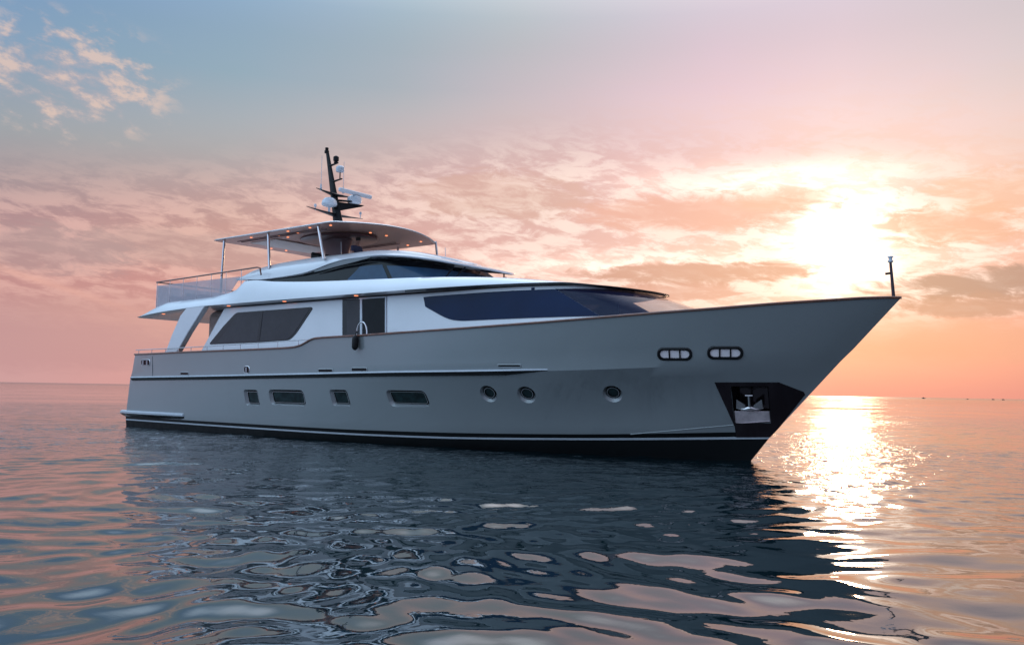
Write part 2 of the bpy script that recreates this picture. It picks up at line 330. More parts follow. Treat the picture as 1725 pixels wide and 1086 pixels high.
# ------------------------------------------------------------------ water
def make_sea():
    rad = [3.0]
    while rad[-1] < 90: rad.append(rad[-1]*1.0035)
    while rad[-1] < 700: rad.append(rad[-1]*1.012)
    while rad[-1] < 40000: rad.append(rad[-1]*1.08)
    rad = np.array(rad)
    yawc = YAW
    a1 = np.arange(-38, 38, 0.13); rest = np.arange(38, 322, 1.4)
    ang = np.radians(np.r_[a1, rest]); NA = len(ang); NR = len(rad)
    A, Rr = np.meshgrid(yawc-ang, rad, indexing='xy')
    X = CAM[0]+Rr*np.cos(A); Y = CAM[1]+Rr*np.sin(A); Z = np.zeros_like(X)
    rs = np.random.RandomState(11)
    dr_ = np.gradient(rad)[:, None]
    # depth axis of the swell: mostly running toward the shore side of the camera
    gust = np.zeros_like(X)
    for _ in range(6):
        L = rs.uniform(18, 60); th = rs.uniform(0, 2*np.pi); gust += np.sin((X*np.cos(th)+Y*np.sin(th))*2*np.pi/L+rs.uniform(0, 6.3))
    gust = 0.85+0.15*gust/2.4
    wx = 0.5*np.sin(X*0.55+1.3*np.sin(Y*0.31)+1.0)+0.35*np.sin(Y*0.83+0.7); wy = 0.5*np.sin(Y*0.47+1.1*np.sin(X*0.37)+2.0)+0.35*np.sin(X*0.71+2.2)
    Xw, Yw = X+wx, Y+wy
    main = YAW+R_(180+14)
    NW = 110
    for k in range(NW):
        L = 0.22*(6.0/0.22)**((k+rs.uniform(0, 1))/NW)
        sp = rs.normal(0, 0.75) if L > 1.0 else rs.normal(0, 1.1)
        th = main+sp
        slope = 0.0122*math.exp(-0.5*(math.log(L/0.75)/0.90)**2)
        amp = slope*L/(2*np.pi)
        near = np.clip((Rr-8.0)/9.0, 0, 1); near = near*near*(3-2*near)
        if L < 0.9: amp = amp*(near*(1-(0.50+0.50*(L/0.9)**2))+(0.50+0.50*(L/0.9)**2))
        nr2 = np.clip((Rr-14.0)/30.0, 0, 1)
        if L > 2.4: amp = amp*0.6
        if 0.42 < L < 2.4: amp = amp*(2.35-0.85*near-0.4*nr2)
        fade = np.clip((L/dr_-3.0)/3.0, 0, 1)
        cols_ok = fade
        if fade.max() <= 0: continue
        Z += amp*cols_ok*gust*np.sin((Xw*np.cos(th)+Yw*np.sin(th))*2*np.pi/L+rs.uniform(0, 6.3))
    Z *= 1.0
    V = np.stack([X, Y, Z], -1).reshape(-1, 3)
    i = np.arange(NR-1)[:, None]; j = np.arange(NA)[None, :]; jn = (j+1) % NA
    Fc = np.stack([i*NA+j, i*NA+jn, (i+1)*NA+jn, (i+1)*NA+j], -1).reshape(-1, 4)
    cen = len(V); V = np.vstack([V, [[CAM[0], CAM[1], 0]]])
    T = np.stack([np.full(NA, cen), (np.arange(NA)+1) % NA, np.arange(NA)], -1)
    me = bpy.data.meshes.new('sea_water'); me.vertices.add(len(V)); me.vertices.foreach_set('co', V.astype(np.float32).ravel())
    nl = len(Fc)*4+len(T)*3; me.loops.add(nl); me.loops.foreach_set('vertex_index', np.r_[Fc.ravel(), T.ravel()].astype(np.int32))
    me.polygons.add(len(Fc)+len(T)); ls = np.r_[np.arange(len(Fc))*4, len(Fc)*4+np.arange(len(T))*3].astype(np.int32)
    me.polygons.foreach_set('loop_start', ls); me.update(calc_edges=True); me.validate()
    if me.polygons[0].normal.z < 0: me.flip_normals()
    me.polygons.foreach_set('use_smooth', np.ones(len(me.polygons), bool))
    wm = bpy.data.materials.new('sea_water'); wm.use_nodes = True; t = NT(wm.node_tree); b = wm.node_tree.nodes['Principled BSDF']
    b.inputs['Base Color'].default_value = (0.0005, 0.010, 0.014, 1); b.inputs['Roughness'].default_value = 0.035; b.inputs['IOR'].default_value = WATER_IOR
    ge = t.n('ShaderNodeNewGeometry'); P = ge.outputs['Position']
    sp = t.n('ShaderNodeSeparateXYZ'); t.put(sp.inputs[0], P)
    dx = t.m('SUBTRACT', sp.outputs[0], float(CAM[0])); dy = t.m('SUBTRACT', sp.outputs[1], float(CAM[1]))
    dist = t.m('SQRT', t.m('ADD', t.m('MULTIPLY', dx, dx), t.m('MULTIPLY', dy, dy)))
    # small wind ripples over the modelled swell; gaps of calm water between them
    calm = t.mr(t.noise(P, 0.05, 3, 0.5, 0.5), 0.38, 0.60)
    s1 = t.m('MULTIPLY', t.mr(dist, 11, 34, 0.03, 1.0), t.m('MULTIPLY_ADD', calm, 0.75, 0.35))
    n_a = t.noise(P, 2.1, 3, 0.55, 0.6); n_b = t.noise(P, 0.55, 4, 0.6, 0.4)
    n_c = t.noise(P, 6.0, 2, 0.5, 0.5)
    hgt = t.m('ADD', t.m('ADD', t.m('MULTIPLY', n_a, 0.075), t.m('MULTIPLY', n_c, 0.030)), t.m('MULTIPLY', n_b, t.mr(dist, 40, 140, 0.0, 0.20)))
    bn = t.n('ShaderNodeBump'); bn.inputs['Distance'].default_value = 1.0; t.put(bn.inputs['Strength'], t.m('MULTIPLY', s1, t.mr(dist, 40, 160, 1.0, 0.6))); t.put(bn.inputs['Height'], hgt)
    t.put(b.inputs['Normal'], bn.outputs[0])
    t.put(b.inputs['Roughness'], t.mr(dist, 60, 1500, 0.03, 0.16, smooth=False))
    me.materials.append(wm)
    o = bpy.data.objects.new('sea', me); COL.objects.link(o); tag(o, kind='structure')
WATER_IOR = 2.0
make_sea()

# ------------------------------------------------------------------ yacht: hull
YT = empty('motor_yacht', (14.6, 0, 0))
tag(YT, 'large silver grey motor yacht with white superstructure and black mast on calm sea', 'yacht')
SHEER_HB = [(1.6, 3.50), (4, 3.62), (7, 3.70), (13, 3.80), (18, 3.80), (22, 3.68), (25, 3.32), (28, 2.58), (30.5, 1.66), (32.2, 0.82), (33.0, 0.28), (33.25, 0.0)]
def hbf(tab):
    xs, ys = zip(*tab); return lambda x: pchip(xs, ys, x)
def on_curve(px, py, hb, it=40):
    x = 15.0
    for _ in range(it):
        p = aty(px, py, -float(hb(x))); x = 0.5*x+0.5*p[0]
    return p
hbS = hbf(SHEER_HB)
SHP = [on_curve(px, py, hbS) for px, py in [(228,598),(275,596),(330,593.5),(400,591),(480,587.5),(495,586),(505,583.5),(515,578.5),(523,574),(531,571.5),(545,570),(600,567),(700,560),(800,553),(900,545.5),(1000,537.5),(1100,529.5),(1200,522),(1300,514),(1400,507.5),(1460,504)]]
SHZ = [(1.6, SHP[0][2])]+[(p[0], p[2]) for p in SHP[1:]]
SHZ = [q for i, q in enumerate(SHZ) if i == 0 or q[0] > SHZ[i-1][0]+0.02]
SHZ = [q for q in SHZ if q[0] < 32.6]+[(33.25, SHZ[-1][1]+0.03)]
zS = hbf(SHZ)
def curve(hb, z): return dict(hb=hb, z=z)
C_KEEL = curve([(0.9,2.4),(8,2.5),(13,2.3),(18,1.7),(23,0.9),(26.5,0.3),(28.3,0)], [(0.9,-0.9),(28.3,-0.9)])
C_WL = curve([(0.75,3.28),(7,3.34),(12.6,3.24),(18,2.72),(21.4,2.12),(24.4,1.42),(26.3,0.92),(28,0.40),(29.15,0)], [(0.75,0),(29.15,0)])
C_S1 = curve([(0.78,3.33),(7,3.40),(12.6,3.32),(18,2.84),(21.4,2.28),(24.4,1.60),(26.3,1.11),(28,0.60),(29.68,0)], [(0.78,0.27),(15,0.25),(19,0.28),(24,0.42),(29.68,0.66)])
C_S2 = curve([(0.79,3.34),(7,3.41),(12.6,3.33),(18,2.86),(21.4,2.30),(24.4,1.63),(26.3,1.14),(28,0.63),(29.74,0)], [(0.79,0.33),(15,0.31),(19,0.34),(24,0.48),(29.74,0.73)])
C_T = curve([(0.82,3.36),(7,3.44),(12.6,3.37),(18,2.92),(21.4,2.38),(24.4,1.72),(26.3,1.23),(28,0.72),(29.88,0)], [(0.82,0.46),(7,0.44),(15,0.44),(19,0.48),(24,0.60),(29.88,0.88)])
C_N = curve([(1.30,3.50),(7,3.64),(13,3.72),(18,3.68),(22,3.42),(25,2.93),(28,2.02),(30,1.17),(31.0,0.62),(31.72,0)], [(1.3,2.17),(7,2.24),(13,2.33),(18,2.41),(22,2.46),(25,2.53),(28,2.66),(31.72,2.86)])
C_N2 = curve([(1.45,3.50),(7,3.65),(13,3.74),(18,3.71),(22,3.47),(25,3.00),(28,2.12),(30.2,1.24),(31.3,0.62),(32.05,0)], [(1.45,2.50),(7,2.52),(13,2.62),(18,2.72),(22,2.78),(25,2.85),(28,2.98),(32.05,3.18)])
C_SH = curve(SHEER_HB, SHZ)
TS = np.unique(np.r_[np.linspace(0, 1, 150), np.linspace(0.33, 0.43, 60), np.linspace(0.9, 1, 40)])
def sample(c):
    xs, hb = zip(*c['hb']); x = xs[0]+TS*(xs[-1]-xs[0]); y = pchip(xs, hb, x); zx, zz = zip(*c['z']); z = pchip(zx, zz, x)
    return np.stack([x, y, z], -1)
CTRL = [C_KEEL, C_WL, C_S1, C_S2, C_T, C_N, C_N2, C_SH]; SUB = [2, 1, 1, 1, 7, 1, 5]; MATI = [1, 1, 2, 1, 0, 0, 0]
S = [sample(c) for c in CTRL]
rows = [S[0]]; rm = []
for i in range(len(S)-1):
    for k in range(1, SUB[i]+1):
        u = k/SUB[i]; r = S[i]*(1-u)+S[i+1]*u
        if i == 4: r = r.copy(); r[:, 1] -= 0.16*math.sin(math.pi*u)*np.clip((TS-0.45)/0.35, 0, 1)*np.clip((1-TS)/0.12, 0, 1)   # hollow flare
        rows.append(r); rm.append(MATI[i])
sheer = rows[-1]
inn = sheer.copy(); inn[:, 1] = np.maximum(inn[:, 1]-0.16, 0.0); inn[:, 0] = np.minimum(inn[:, 0], 33.05)
dk = inn.copy(); dk[:, 1] = np.maximum(dk[:, 1]-0.02, 0.0); dk[:, 2] -= np.interp(TS, [0, 0.5, 0.72, 0.97, 1], [0.85, 0.85, 0.16, 0.10, 0.03])
rows += [inn, dk]; rm += [0, 3]
def hull_section(side): return [[(p[0], side*p[1], p[2]) for p in r] for r in rows]
mb = MB()
for s_ in (-1, 1):
    g_ = hull_section(s_)
    for i in range(len(g_)-1): mb.grid([g_[i], g_[i+1]], mi=rm[i])
g1, g2_ = hull_section(-1), hull_section(1)
mb.grid([g1[0], g2_[0]], mi=1); mb.grid([g1[-1], g2_[-1]], mi=3)
for i in range(len(g1)-1): mb.add([g1[i][0], g1[i+1][0], g2_[i+1][0], g2_[i][0]], [(0, 1, 2, 3)], rm[i] if i < len(rm) else 0)
hull = mb.build('hull', ['hull', 'black', 'stripe', 'deck'], YT, sharp=28)
off = Vector(YT.location)
bvh = BVHTree.FromPolygons([v.co+off for v in hull.data.vertices], [tuple(p.vertices) for p in hull.data.polygons])
def on_hull(px, py):
    loc, nor, idx, dd = bvh.ray_cast(Vector(CAM), Vector(ray(px, py)))
    if loc is None: raise RuntimeError('miss %s %s' % (px, py))
    nor = np.array(nor)
    if nor[1] > 0: nor = -nor
    return np.array(loc), nor
def frame_at(px, py):
    c, n = on_hull(px, py)
    tx = np.cross((0, 0, 1), n); tx = -tx/np.linalg.norm(tx)
    if tx[0] < 0: tx = -tx
    ty = np.cross(n, tx); ty = ty if ty[2] > 0 else -ty
    return c, n, tx, ty/np.linalg.norm(ty)
def hull_box(l, r, t_, b_):
    c, n, tx, ty = frame_at((l+r)/2, (t_+b_)/2)
    a = on_hull(l, (t_+b_)/2)[0]; q = on_hull(r, (t_+b_)/2)[0]; u = on_hull((l+r)/2, t_)[0]; v = on_hull((l+r)/2, b_)[0]
    return c, n, tx, ty, float(abs((q-a)@tx)), float(abs((u-v)@ty))
def loops(fr, spec, skew=0.0, mirror=False, caps=True, mb=None, mi=0):
    c, n, tx, ty = fr[:4]; rws = []
    for w_, h_, r, d in spec:
        L = [c+tx*x+ty*y+n*d for x, y in rrect(w_, h_, r, skew=skew)]
        if mirror: L = [np.array([p[0], -p[1], p[2]]) for p in L]
        rws.append(L)
    mb = mb or MB(); mb.grid(rws, True, mi, caps); return mb
HW = [(411, 437, 655, 684, .06), (452, 514, 655, 684, .13), (556, 589, 655, 685, .06), (651, 722, 656, 686, .13)]
PH = [(808, 838, 649, 677), (871, 903, 650, 679), (1014, 1050, 649, 677)]
cut = MB(); fw = []; fp = []
for l, r, t_, b_, rr in HW:
    fr = hull_box(l, r, t_, b_); fw.append((fr, rr))
    for mr_ in (False, True):
        w_, h_ = fr[4], fr[5]; loops(fr, [(w_-0.34, h_-0.24, rr*0.7, -0.20), (w_-0.28, h_-0.18, rr, -0.12), (w_+0.12, h_+0.08, rr+0.12, 0.12)], 0.16, mr_, True, cut)
for l, r, t_, b_ in PH:
    fr = hull_box(l, r, t_, b_); d_ = (fr[4]*0.5+fr[5]*0.5); fp.append((fr, d_))
    for mr_ in (False, True):
        loops(fr, [(d_-0.25, d_-0.25, 9, -0.18), (d_-0.21, d_-0.21, 9, -0.11), (d_+0.16, d_+0.16, 9, 0.12)], 0, mr_, True, cut)
# anchor pocket recess
pk = [on_hull(*q)[0] for q in ((1231, 650), (1294, 650), (1299, 711), (1237, 715))]
pn = np.cross(pk[1]-pk[0], pk[3]-pk[0]); pn /= np.linalg.norm(pn); pn = pn if pn[1] < 0 else -pn
pin = np.array([0.0, 1.0, 0.0])
for s_ in (1, -1):
    V = [p-pin*0.35 for p in pk]+[np.array([p[0], p[1]*0.42, p[2]]) for p in pk]
    V = [np.array([p[0], p[1]*s_, p[2]]) for p in V]
    if min(abs(p[1]) for p in V[4:]) < 0.02: pass
    cut.add(V, [(0, 1, 2, 3), (7, 6, 5, 4)]+[(i, (i+1) % 4, (i+1) % 4+4, i+4) for i in range(4)])
cutter = cut.build('cutter', ['hull'], None)
cutter.data.transform(Matrix.Translation(-off)); cutter.location = off
md = hull.modifiers.new('cut', 'BOOLEAN'); md.operation = 'DIFFERENCE'; md.solver = 'EXACT'; md.object = cutter
dg = bpy.context.evaluated_depsgraph_get(); dg.update()
nm = bpy.data.meshes.new_from_object(hull.evaluated_get(dg))
print('BOOL', len(hull.data.polygons), len(nm.polygons))
hull.modifiers.clear()
if len(nm.polygons) > len(hull.data.polygons)*0.8:
    hull.data = nm; nm.name = 'hull'
    try: nm.set_sharp_from_angle(angle=R_(28))
    except Exception: pass
bpy.data.objects.remove(cutter)

for fr, rr in fw:
    w_, h_ = fr[4]-0.28, fr[5]-0.18
    for mr_ in (False, True):
        k = loops(fr, [(w_-0.02, h_-0.02, rr, -0.105), (w_-0.02, h_-0.02, rr, -0.085), (w_-0.09, h_-0.09, rr*0.7, -0.080), (w_-0.11, h_-0.11, rr*0.7, -0.118)], 0.16, mr_, False).build('hull_window', 'gloss_black', YT)
        loops(fr, [(w_-0.085, h_-0.085, rr*0.7, -0.09), (w_-0.075, h_-0.075, rr*0.7, -0.072), (w_-0.055, h_-0.055, rr*0.75, -0.072), (w_-0.045, h_-0.045, rr*0.8, -0.09)], 0.16, mr_, False).build('rim', 'steel', k)
        loops(fr, [(w_-0.08, h_-0.08, rr*0.7, -0.112), (w_-0.08, h_-0.08, rr*0.7, -0.104)], 0.16, mr_, True).build('pane', 'portglass', k)
for fr, d_ in fp:
    q = d_-0.21
    for mr_ in (False, True):
        k = loops(fr, [(q-0.01, q-0.01, 9, -0.10), (q-0.01, q-0.01, 9, -0.07), (q-0.10, q-0.10, 9, -0.065), (q-0.11, q-0.11, 9, -0.105)], 0, mr_, False).build('porthole', 'gloss_black', YT)
        loops(fr, [(q-0.095, q-0.095, 9, -0.08), (q-0.085, q-0.085, 9, -0.058), (q-0.06, q-0.06, 9, -0.058), (q-0.05, q-0.05, 9, -0.08)], 0, mr_, False).build('rim', 'steel', k)
        loops(fr, [(q-0.08, q-0.08, 9, -0.103), (q-0.08, q-0.08, 9, -0.095)], 0, mr_, True).build('pane', 'portglass', k)
# bow fairleads: black frame, pale insert (sky brightness in its colour), two bars
for l, r, t_, b_ in ((1107, 1166, 585, 607), (1191, 1252, 583, 605)):
    fr = hull_box(l, r, t_, b_); w_, h_ = fr[4], fr[5]; c, n, tx, ty = fr[:4]
    for mr_ in (False, True):
        k = loops(fr, [(w_, h_, h_*.45, -0.03), (w_, h_, h_*.45, 0.03), (w_-0.05, h_-0.05, h_*.42, 0.05), (w_-0.15, h_-0.14, h_*.36, 0.045), (w_-0.17, h_-0.16, h_*.35, 0.0)], 0, mr_, False).build('bow_fairlead', 'gloss_black', YT)
        loops(fr, [(w_-0.12, h_-0.10, h_*.36, -0.02), (w_-0.12, h_-0.10, h_*.36, 0.012)], 0, mr_, True).build('insert_plate', 'bright', k)
        for u in (-0.15, 0.15):
            m_ = MB(); p0 = c+tx*u*w_; sg = -1 if mr_ else 1
            P = [p0-ty*(h_/2-0.05)+n*0.03, p0+ty*(h_/2-0.05)+n*0.03]; P = [np.array([a[0], a[1]*sg, a[2]]) for a in P]
            m_.tube(P, 0.022, 8); m_.build('roller', 'gloss_black', k)
# slots and small fittings on the topsides
for l, r, t_, b_, mt_, nme in ((304, 318, 626, 632, 'gloss_black', 'side_scupper'), (536, 561, 620.5, 627.5, 'gloss_black', 'side_scupper'), (592, 619, 618.5, 626, 'gloss_black', 'side_scupper'), (838, 878, 613, 619, 'dark_steel', 'side_scupper'), (411, 421, 616, 629, 'gloss_black', 'side_fairlead'), (238, 253, 605, 616, 'steel', 'stern_fairlead')):
    fr = hull_box(l, r, t_, b_); w_, h_ = fr[4], fr[5]
    for mr_ in (False, True):
        rr = min(w_, h_)*0.4 if nme != 'side_scupper' else h_*0.25
        k = loops(fr, [(w_, h_, rr, -0.02), (w_, h_, rr, 0.012), (w_-0.03, h_-0.03, rr, 0.022), (w_-0.06, h_-0.05, rr*.7, 0.02), (w_-0.07, h_-0.06, rr*.7, -0.01)], 0, mr_, False).build(nme, 'hull' if nme == 'side_scupper' else 'steel', YT)
        loops(fr, [(w_-0.05, h_-0.04, rr*.7, -0.02), (w_-0.05, h_-0.04, rr*.7, 0.006)], 0, mr_, True).build('slot_opening', 'gloss_black' if mt_ != 'steel' else 'dark_steel', k)
        if nme != 'side_scupper':
            c, n, tx, ty = fr[:4]; sg = -1 if mr_ else 1
            for u in ((-0.0,) if nme == 'side_fairlead' else (-0.22, 0.22)):
                P = [c+tx*u*w_-ty*(h_/2-0.05)+n*0.03, c+tx*u*w_+ty*(h_/2-0.05)+n*0.03]; m_ = MB(); m_.tube([np.array([a[0], a[1]*sg, a[2]]) for a in P], 0.03, 8)
                m_.build('roller', 'steel', k)
# fender rail along the topsides, cap rail, seam, spray rail
def along(c, dy0, x0=None, x1=None):
    p = sample(c); return p[(p[:, 0] >= (x0 or -9)) & (p[:, 0] <= (x1 or 99))]
kn = along(C_N, 0, 1.35, 24.25)
for s_ in (-1, 1):
    rws = []
    for p in kn:
        e = min(1.0, (24.35-p[0])/1.6) ; e = max(e, 0.12)
        prof = [(-0.03, -0.13*e), (0.03*e, -0.12*e), (0.11*e, -0.02), (0.12*e, 0.0), (0.10*e, 0.045), (-0.03, 0.065)]
        rws.append([(p[0], s_*(p[1]+a), p[2]+b2+0.02) for a, b2 in prof])
    m_ = MB(); m_.grid([r[:4] for r in rws], False, 0); m_.grid([r[3:] for r in rws], False, 1); m_.build('rub_rail', ['gloss_black', 'stripe'], YT)  # black underside: the shade below the rail put into its colour
    cap = along(C_SH, 0); rws = []
    for i, p in enumerate(cap):
        rws.append([(p[0]+(0.03 if i == len(cap)-1 else 0), s_*max(p[1]+a, 0), p[2]+b2) for a, b2 in ((-0.17, 0.0), (0.035, 0.0), (0.055, 0.02), (0.055, 0.05), (0.03, 0.07), (-0.17, 0.07))])
    m_ = MB(); m_.grid(rws, True, 0, True); m_.build('cap_rail', 'teak', YT)
sp_ = resample([on_hull(px, py)[0] for px, py in ((1062, 731), (1110, 727), (1170, 721.5), (1236, 715.5))], 14)
for s_ in (-1, 1):
    m_ = MB(); m_.tube([(p[0], s_*(-p[1]+0.004), p[2]) for p in sp_], 0.016, 8); m_.build('spray_rail', 'hull', YT)
    a, b2 = on_hull(257, 600)[0], on_hull(257, 633)[0]
    m_ = MB(); m_.tube([(a[0], s_*(-a[1]), a[2]), (b2[0], s_*(-b2[1]), b2[2])], 0.012, 6); m_.build('door_seam', 'seam', YT)
# stern platform wrapping the quarters
m_ = MB(); out = []
for x, y in [(5.75, 3.36), (5.65, 3.50), (5.3, 3.56), (3, 3.55), (1.2, 3.50), (0.4, 3.42), (0.08, 3.20), (0.0, 2.6), (-0.05, 0)]: out.append((x, y))
full = [(x, -y) for x, y in out]+[(x, y) for x, y in out[::-1][1:]]
def zp(x): return 0.62+0.0*x
rws = [[(x+dx_, y*(1-sc_), zp(x)+dz_) for x, y in full] for dx_, sc_, dz_ in ((0.25, 0.06, -0.22), (0.08, 0.02, -0.12), (0, 0, -0.03), (0, 0, 0.05), (0.05, 0.012, 0.10))]
m_.grid(rws[:3], False, 1); m_.grid(rws[2:], False, 0); m_.add(rws[-1], [tuple(range(len(full)))], 0); m_.add(rws[0], [tuple(range(len(full)))], 1)
m_.build('swim_platform', ['stripe', 'gloss_black'], YT)
# stem plating, reflected dark water put into its colour, holding the anchor pocket
U0 = [(1203, 643), (1209, 655), (1228, 697), (1240, 724), (1246, 737)]
def lp(a, b_, u): return (a[0]+(b_[0]-a[0])*u, a[1]+(b_[1]-a[1])*u)
LV = [(1203.5, 643.5), (1207, 650.5), (1238, 714), (1247, 733.5)]
HL = [(1231, 643), (1231, 650), (1237, 715), (1241, 733.5)]
HR = [(1294, 643), (1294, 650), (1299, 711), (1294, 733.5)]
SR = [(1350, 662), (1350, 663), (1310, 714), (1296, 733.5)]
TOPR = [(1312, 643), (1354, 660)]
def stem_px(y):                                           # picture position of the stem at a height
    pts = [(1440, 590), (1355, 665), (1300, 735), (1264, 778)]
    ys = [p[1] for p in pts]; xs = [p[0] for p in pts]; return float(np.interp(y, ys, xs))
for s_ in (-1, 1):
    V = []; Fc = []; cache = {}
    def vp(px, py):
        key = (round(px, 1), round(py, 1))
        if key not in cache:
            loc, nor, idx, dd = bvh.ray_cast(Vector(CAM), Vector(ray(px, py)))
            if loc is None or loc.y > 0.0 or nor is None:
                lo_, hi_ = px-25, px
                for _ in range(18):
                    md_ = (lo_+hi_)/2; l2 = bvh.ray_cast(Vector(CAM), Vector(ray(md_, py)))[0]
                    if l2 is None or l2.y > 0: hi_ = md_
                    else: lo_ = md_
                loc, nor, idx, dd = bvh.ray_cast(Vector(CAM), Vector(ray(lo_-0.05, py)))
            n_ = np.array(nor); n_ = n_ if n_[1] < 0 else -n_
            p = np.array(loc)+n_*0.012; cache[key] = len(V); V.append((p[0], s_*(-p[1]), p[2]))
        return cache[key]
    ys = np.r_[np.linspace(643.5, 650, 3), np.linspace(650, 712, 14)[1:], np.linspace(712, 736, 6)[1:]]
    def edgeL(y): return float(np.interp(y, [643.5, 736], [1203.5, 1246]))
    def holeL(y): return float(np.interp(y, [643.5, 650, 713, 736], [1231, 1231, 1237, 1240]))
    def holeR(y): return float(np.interp(y, [643.5, 650, 712, 736], [1294, 1294, 1299, 1299]))
    def edgeR(y):
        top = 1312+(y-643.5)*2.6
        return min(top, stem_px(y)+0.5)
    for i in range(len(ys)-1):
        a_, b_ = ys[i], ys[i+1]
        for e0, e1, nn, hole in ((edgeL, holeL, 4, False), (holeL, holeR, 6, True), (holeR, edgeR, 6, False)):
            if hole and a_ >= 649.9 and b_ <= 712.1: continue
            for k in range(nn):
                q = []
                for (y, u) in ((a_, k/nn), (a_, (k+1)/nn), (b_, (k+1)/nn), (b_, k/nn)):
                    x0_, x1_ = e0(y), max(e1(y), e0(y)+0.5); q.append(vp(x0_+(x1_-x0_)*u, y))
                if len(set(q)) == 4: Fc.append(tuple(q))
                elif len(set(q)) == 3: Fc.append(tuple(dict.fromkeys(q)))
    bow_plate = obj('bow_plating', V, Fc, 'dark_steel', YT, sharp=60)
    # pocket lining: polished floor tray and back, anchor hanging inside
    P4 = [np.array([p[0], s_*(-p[1]), p[2]]) for p in pk]; inn_ = np.array([0, -s_*0.30, 0.0]); PD = 0.50
    kk = MB()
    eps = np.array([0, s_*0.012, 0])
    def q4(a, b_, c_, d_, mi=0): kk.add([a, b_, c_, d_], [(0, 1, 2, 3)], mi)
    A_, B_, C_, D_ = [p+eps for p in P4]; cx_ = sum(P4)/4
    ins = [p+(cx_-p)*0.035 for p in (A_, B_, C_, D_)]; bk = [np.array([p[0], p[1]*PD, p[2]])+(cx_-p)*np.array([0.10, 0, 0.10]) for p in P4]
    for i in range(4): q4(ins[i], ins[(i+1) % 4], bk[(i+1) % 4], bk[i], 1 if i == 2 else 0)
    q4(*bk, 0)
    tr = [A_*0.35+D_*0.65, B_*0.30+C_*0.70, C_, D_]
    pocket = kk.build('anchor_pocket', ['dark_steel', 'steel'], YT)
    k2 = MB(); t0 = [p+(cx_-p)*0.05+inn_*0.12 for p in tr]; t1 = [p+inn_*0.1 for p in t0]
    k2.add(t0+t1, [(0, 1, 2, 3), (7, 6, 5, 4)]+[(i, (i+1) % 4, (i+1) % 4+4, i+4) for i in range(4)])
    k2.build('chafe_plate', 'pale_steel', pocket, bevel=0.01)
    ct = A_*0.28+B_*0.22+C_*0.23+D_*0.27+inn_*0.12
    up = (A_-D_); up /= np.linalg.norm(up); tx_ = (B_-A_); tx_ /= np.linalg.norm(tx_)
    k3 = MB(); k3.tube([ct-up*0.10, ct+up*0.30], [0.045, 0.03], 8); k3.tube([ct+up*0.30-tx_*0.10, ct+up*0.30+tx_*0.10], 0.022, 8)
    k3.tube([ct-up*0.10-tx_*0.36+inn_*0.05, ct-up*0.14-tx_*0.15, ct-up*0.10, ct-up*0.14+tx_*0.15, ct-up*0.10+tx_*0.36+inn_*0.05], [0.02, 0.05, 0.07, 0.05, 0.02], 8)
    for q in (-1, 1):
        k3.add([ct-up*0.12+tx_*q*0.10-inn_*0.1, ct-up*0.12+tx_*q*0.36-inn_*0.1, ct+up*0.18+tx_*q*0.34, ct-up*0.0+tx_*q*0.12-inn_*0.03, ct-up*0.12+tx_*q*0.12, ct-up*0.12+tx_*q*0.36, ct+up*0.19+tx_*q*0.36+inn_*0.04], [(0, 1, 2, 3), (4, 6, 5), (0, 4, 5, 1), (1, 5, 6, 2), (2, 6, 3), (3, 6, 4), (0, 3, 4)])
    k3.build('anchor', 'steel', YT)

# ------------------------------------------------------------------ superstructure lofts
def plan(x0, x1, w0, w1, xf, n=2.3, cnt=46, straight=30, aft=None):
    P = []
    for k in range(straight+1):
        u = k/straight; P.append((x0+(x1-x0)*u, w0+(w1-w0)*u*u))
    for k in range(1, cnt+1):
        a = math.pi/2*(1-k/cnt); c_, s2 = math.cos(a), math.sin(a)
        P.append((x1+(xf-x1)*abs(c_)**(2/n), w1*abs(s2)**(2/n)))
    return np.array(P)
def zalong(P, tab):                     # z by x along a plan curve
    xs, zs = zip(*tab); return pchip(xs, zs, P[:, 0])
def loft2(rws, name, mats, mi=None, close_top=True, close_bot=True, parent=YT, sharp=30, crown=0.0, bevel=0.0):
    """rws: list of (plan Nx2 with starboard half-breadth, z N) from bottom to top, mirrored to both sides"""
    m_ = MB(); G = []
    for P, z in rws:
        st = [(p[0], -p[1], zz) for p, zz in zip(P, z)]; pt = [(p[0], p[1], zz) for p, zz in zip(P, z)][::-1][1:]
        G.append(st+pt)
    for i in range(len(G)-1): m_.grid([G[i], G[i+1]], False, mi[i] if mi else 0)
    n = len(rws[0][0])
    def cap(P, z, dz_, k):
        R2 = []
        for u in np.linspace(-1, 1, 13):
            R2.append([(p[0], u*p[1], zz+dz_*(1-u*u)) for p, zz in zip(P, z)])
        m_.grid(R2, False, k)
    if close_top: cap(rws[-1][0], rws[-1][1], crown, (mi[-1] if mi else 0))
    if close_bot: cap(rws[0][0], rws[0][1], 0, (mi[0] if mi else 0))
    for G0 in (0,):
        m_.add([g[0] for g in G]+[g[-1] for g in G][::-1], [tuple(range(2*len(G)))], mi[0] if mi else 0)
    return m_.build(name, mats, parent, sharp=sharp, bevel=bevel)
def interp_plan(A_, B_, u): return A_[0]*(1-u)+B_[0]*u, A_[1]*(1-u)+B_[1]*u

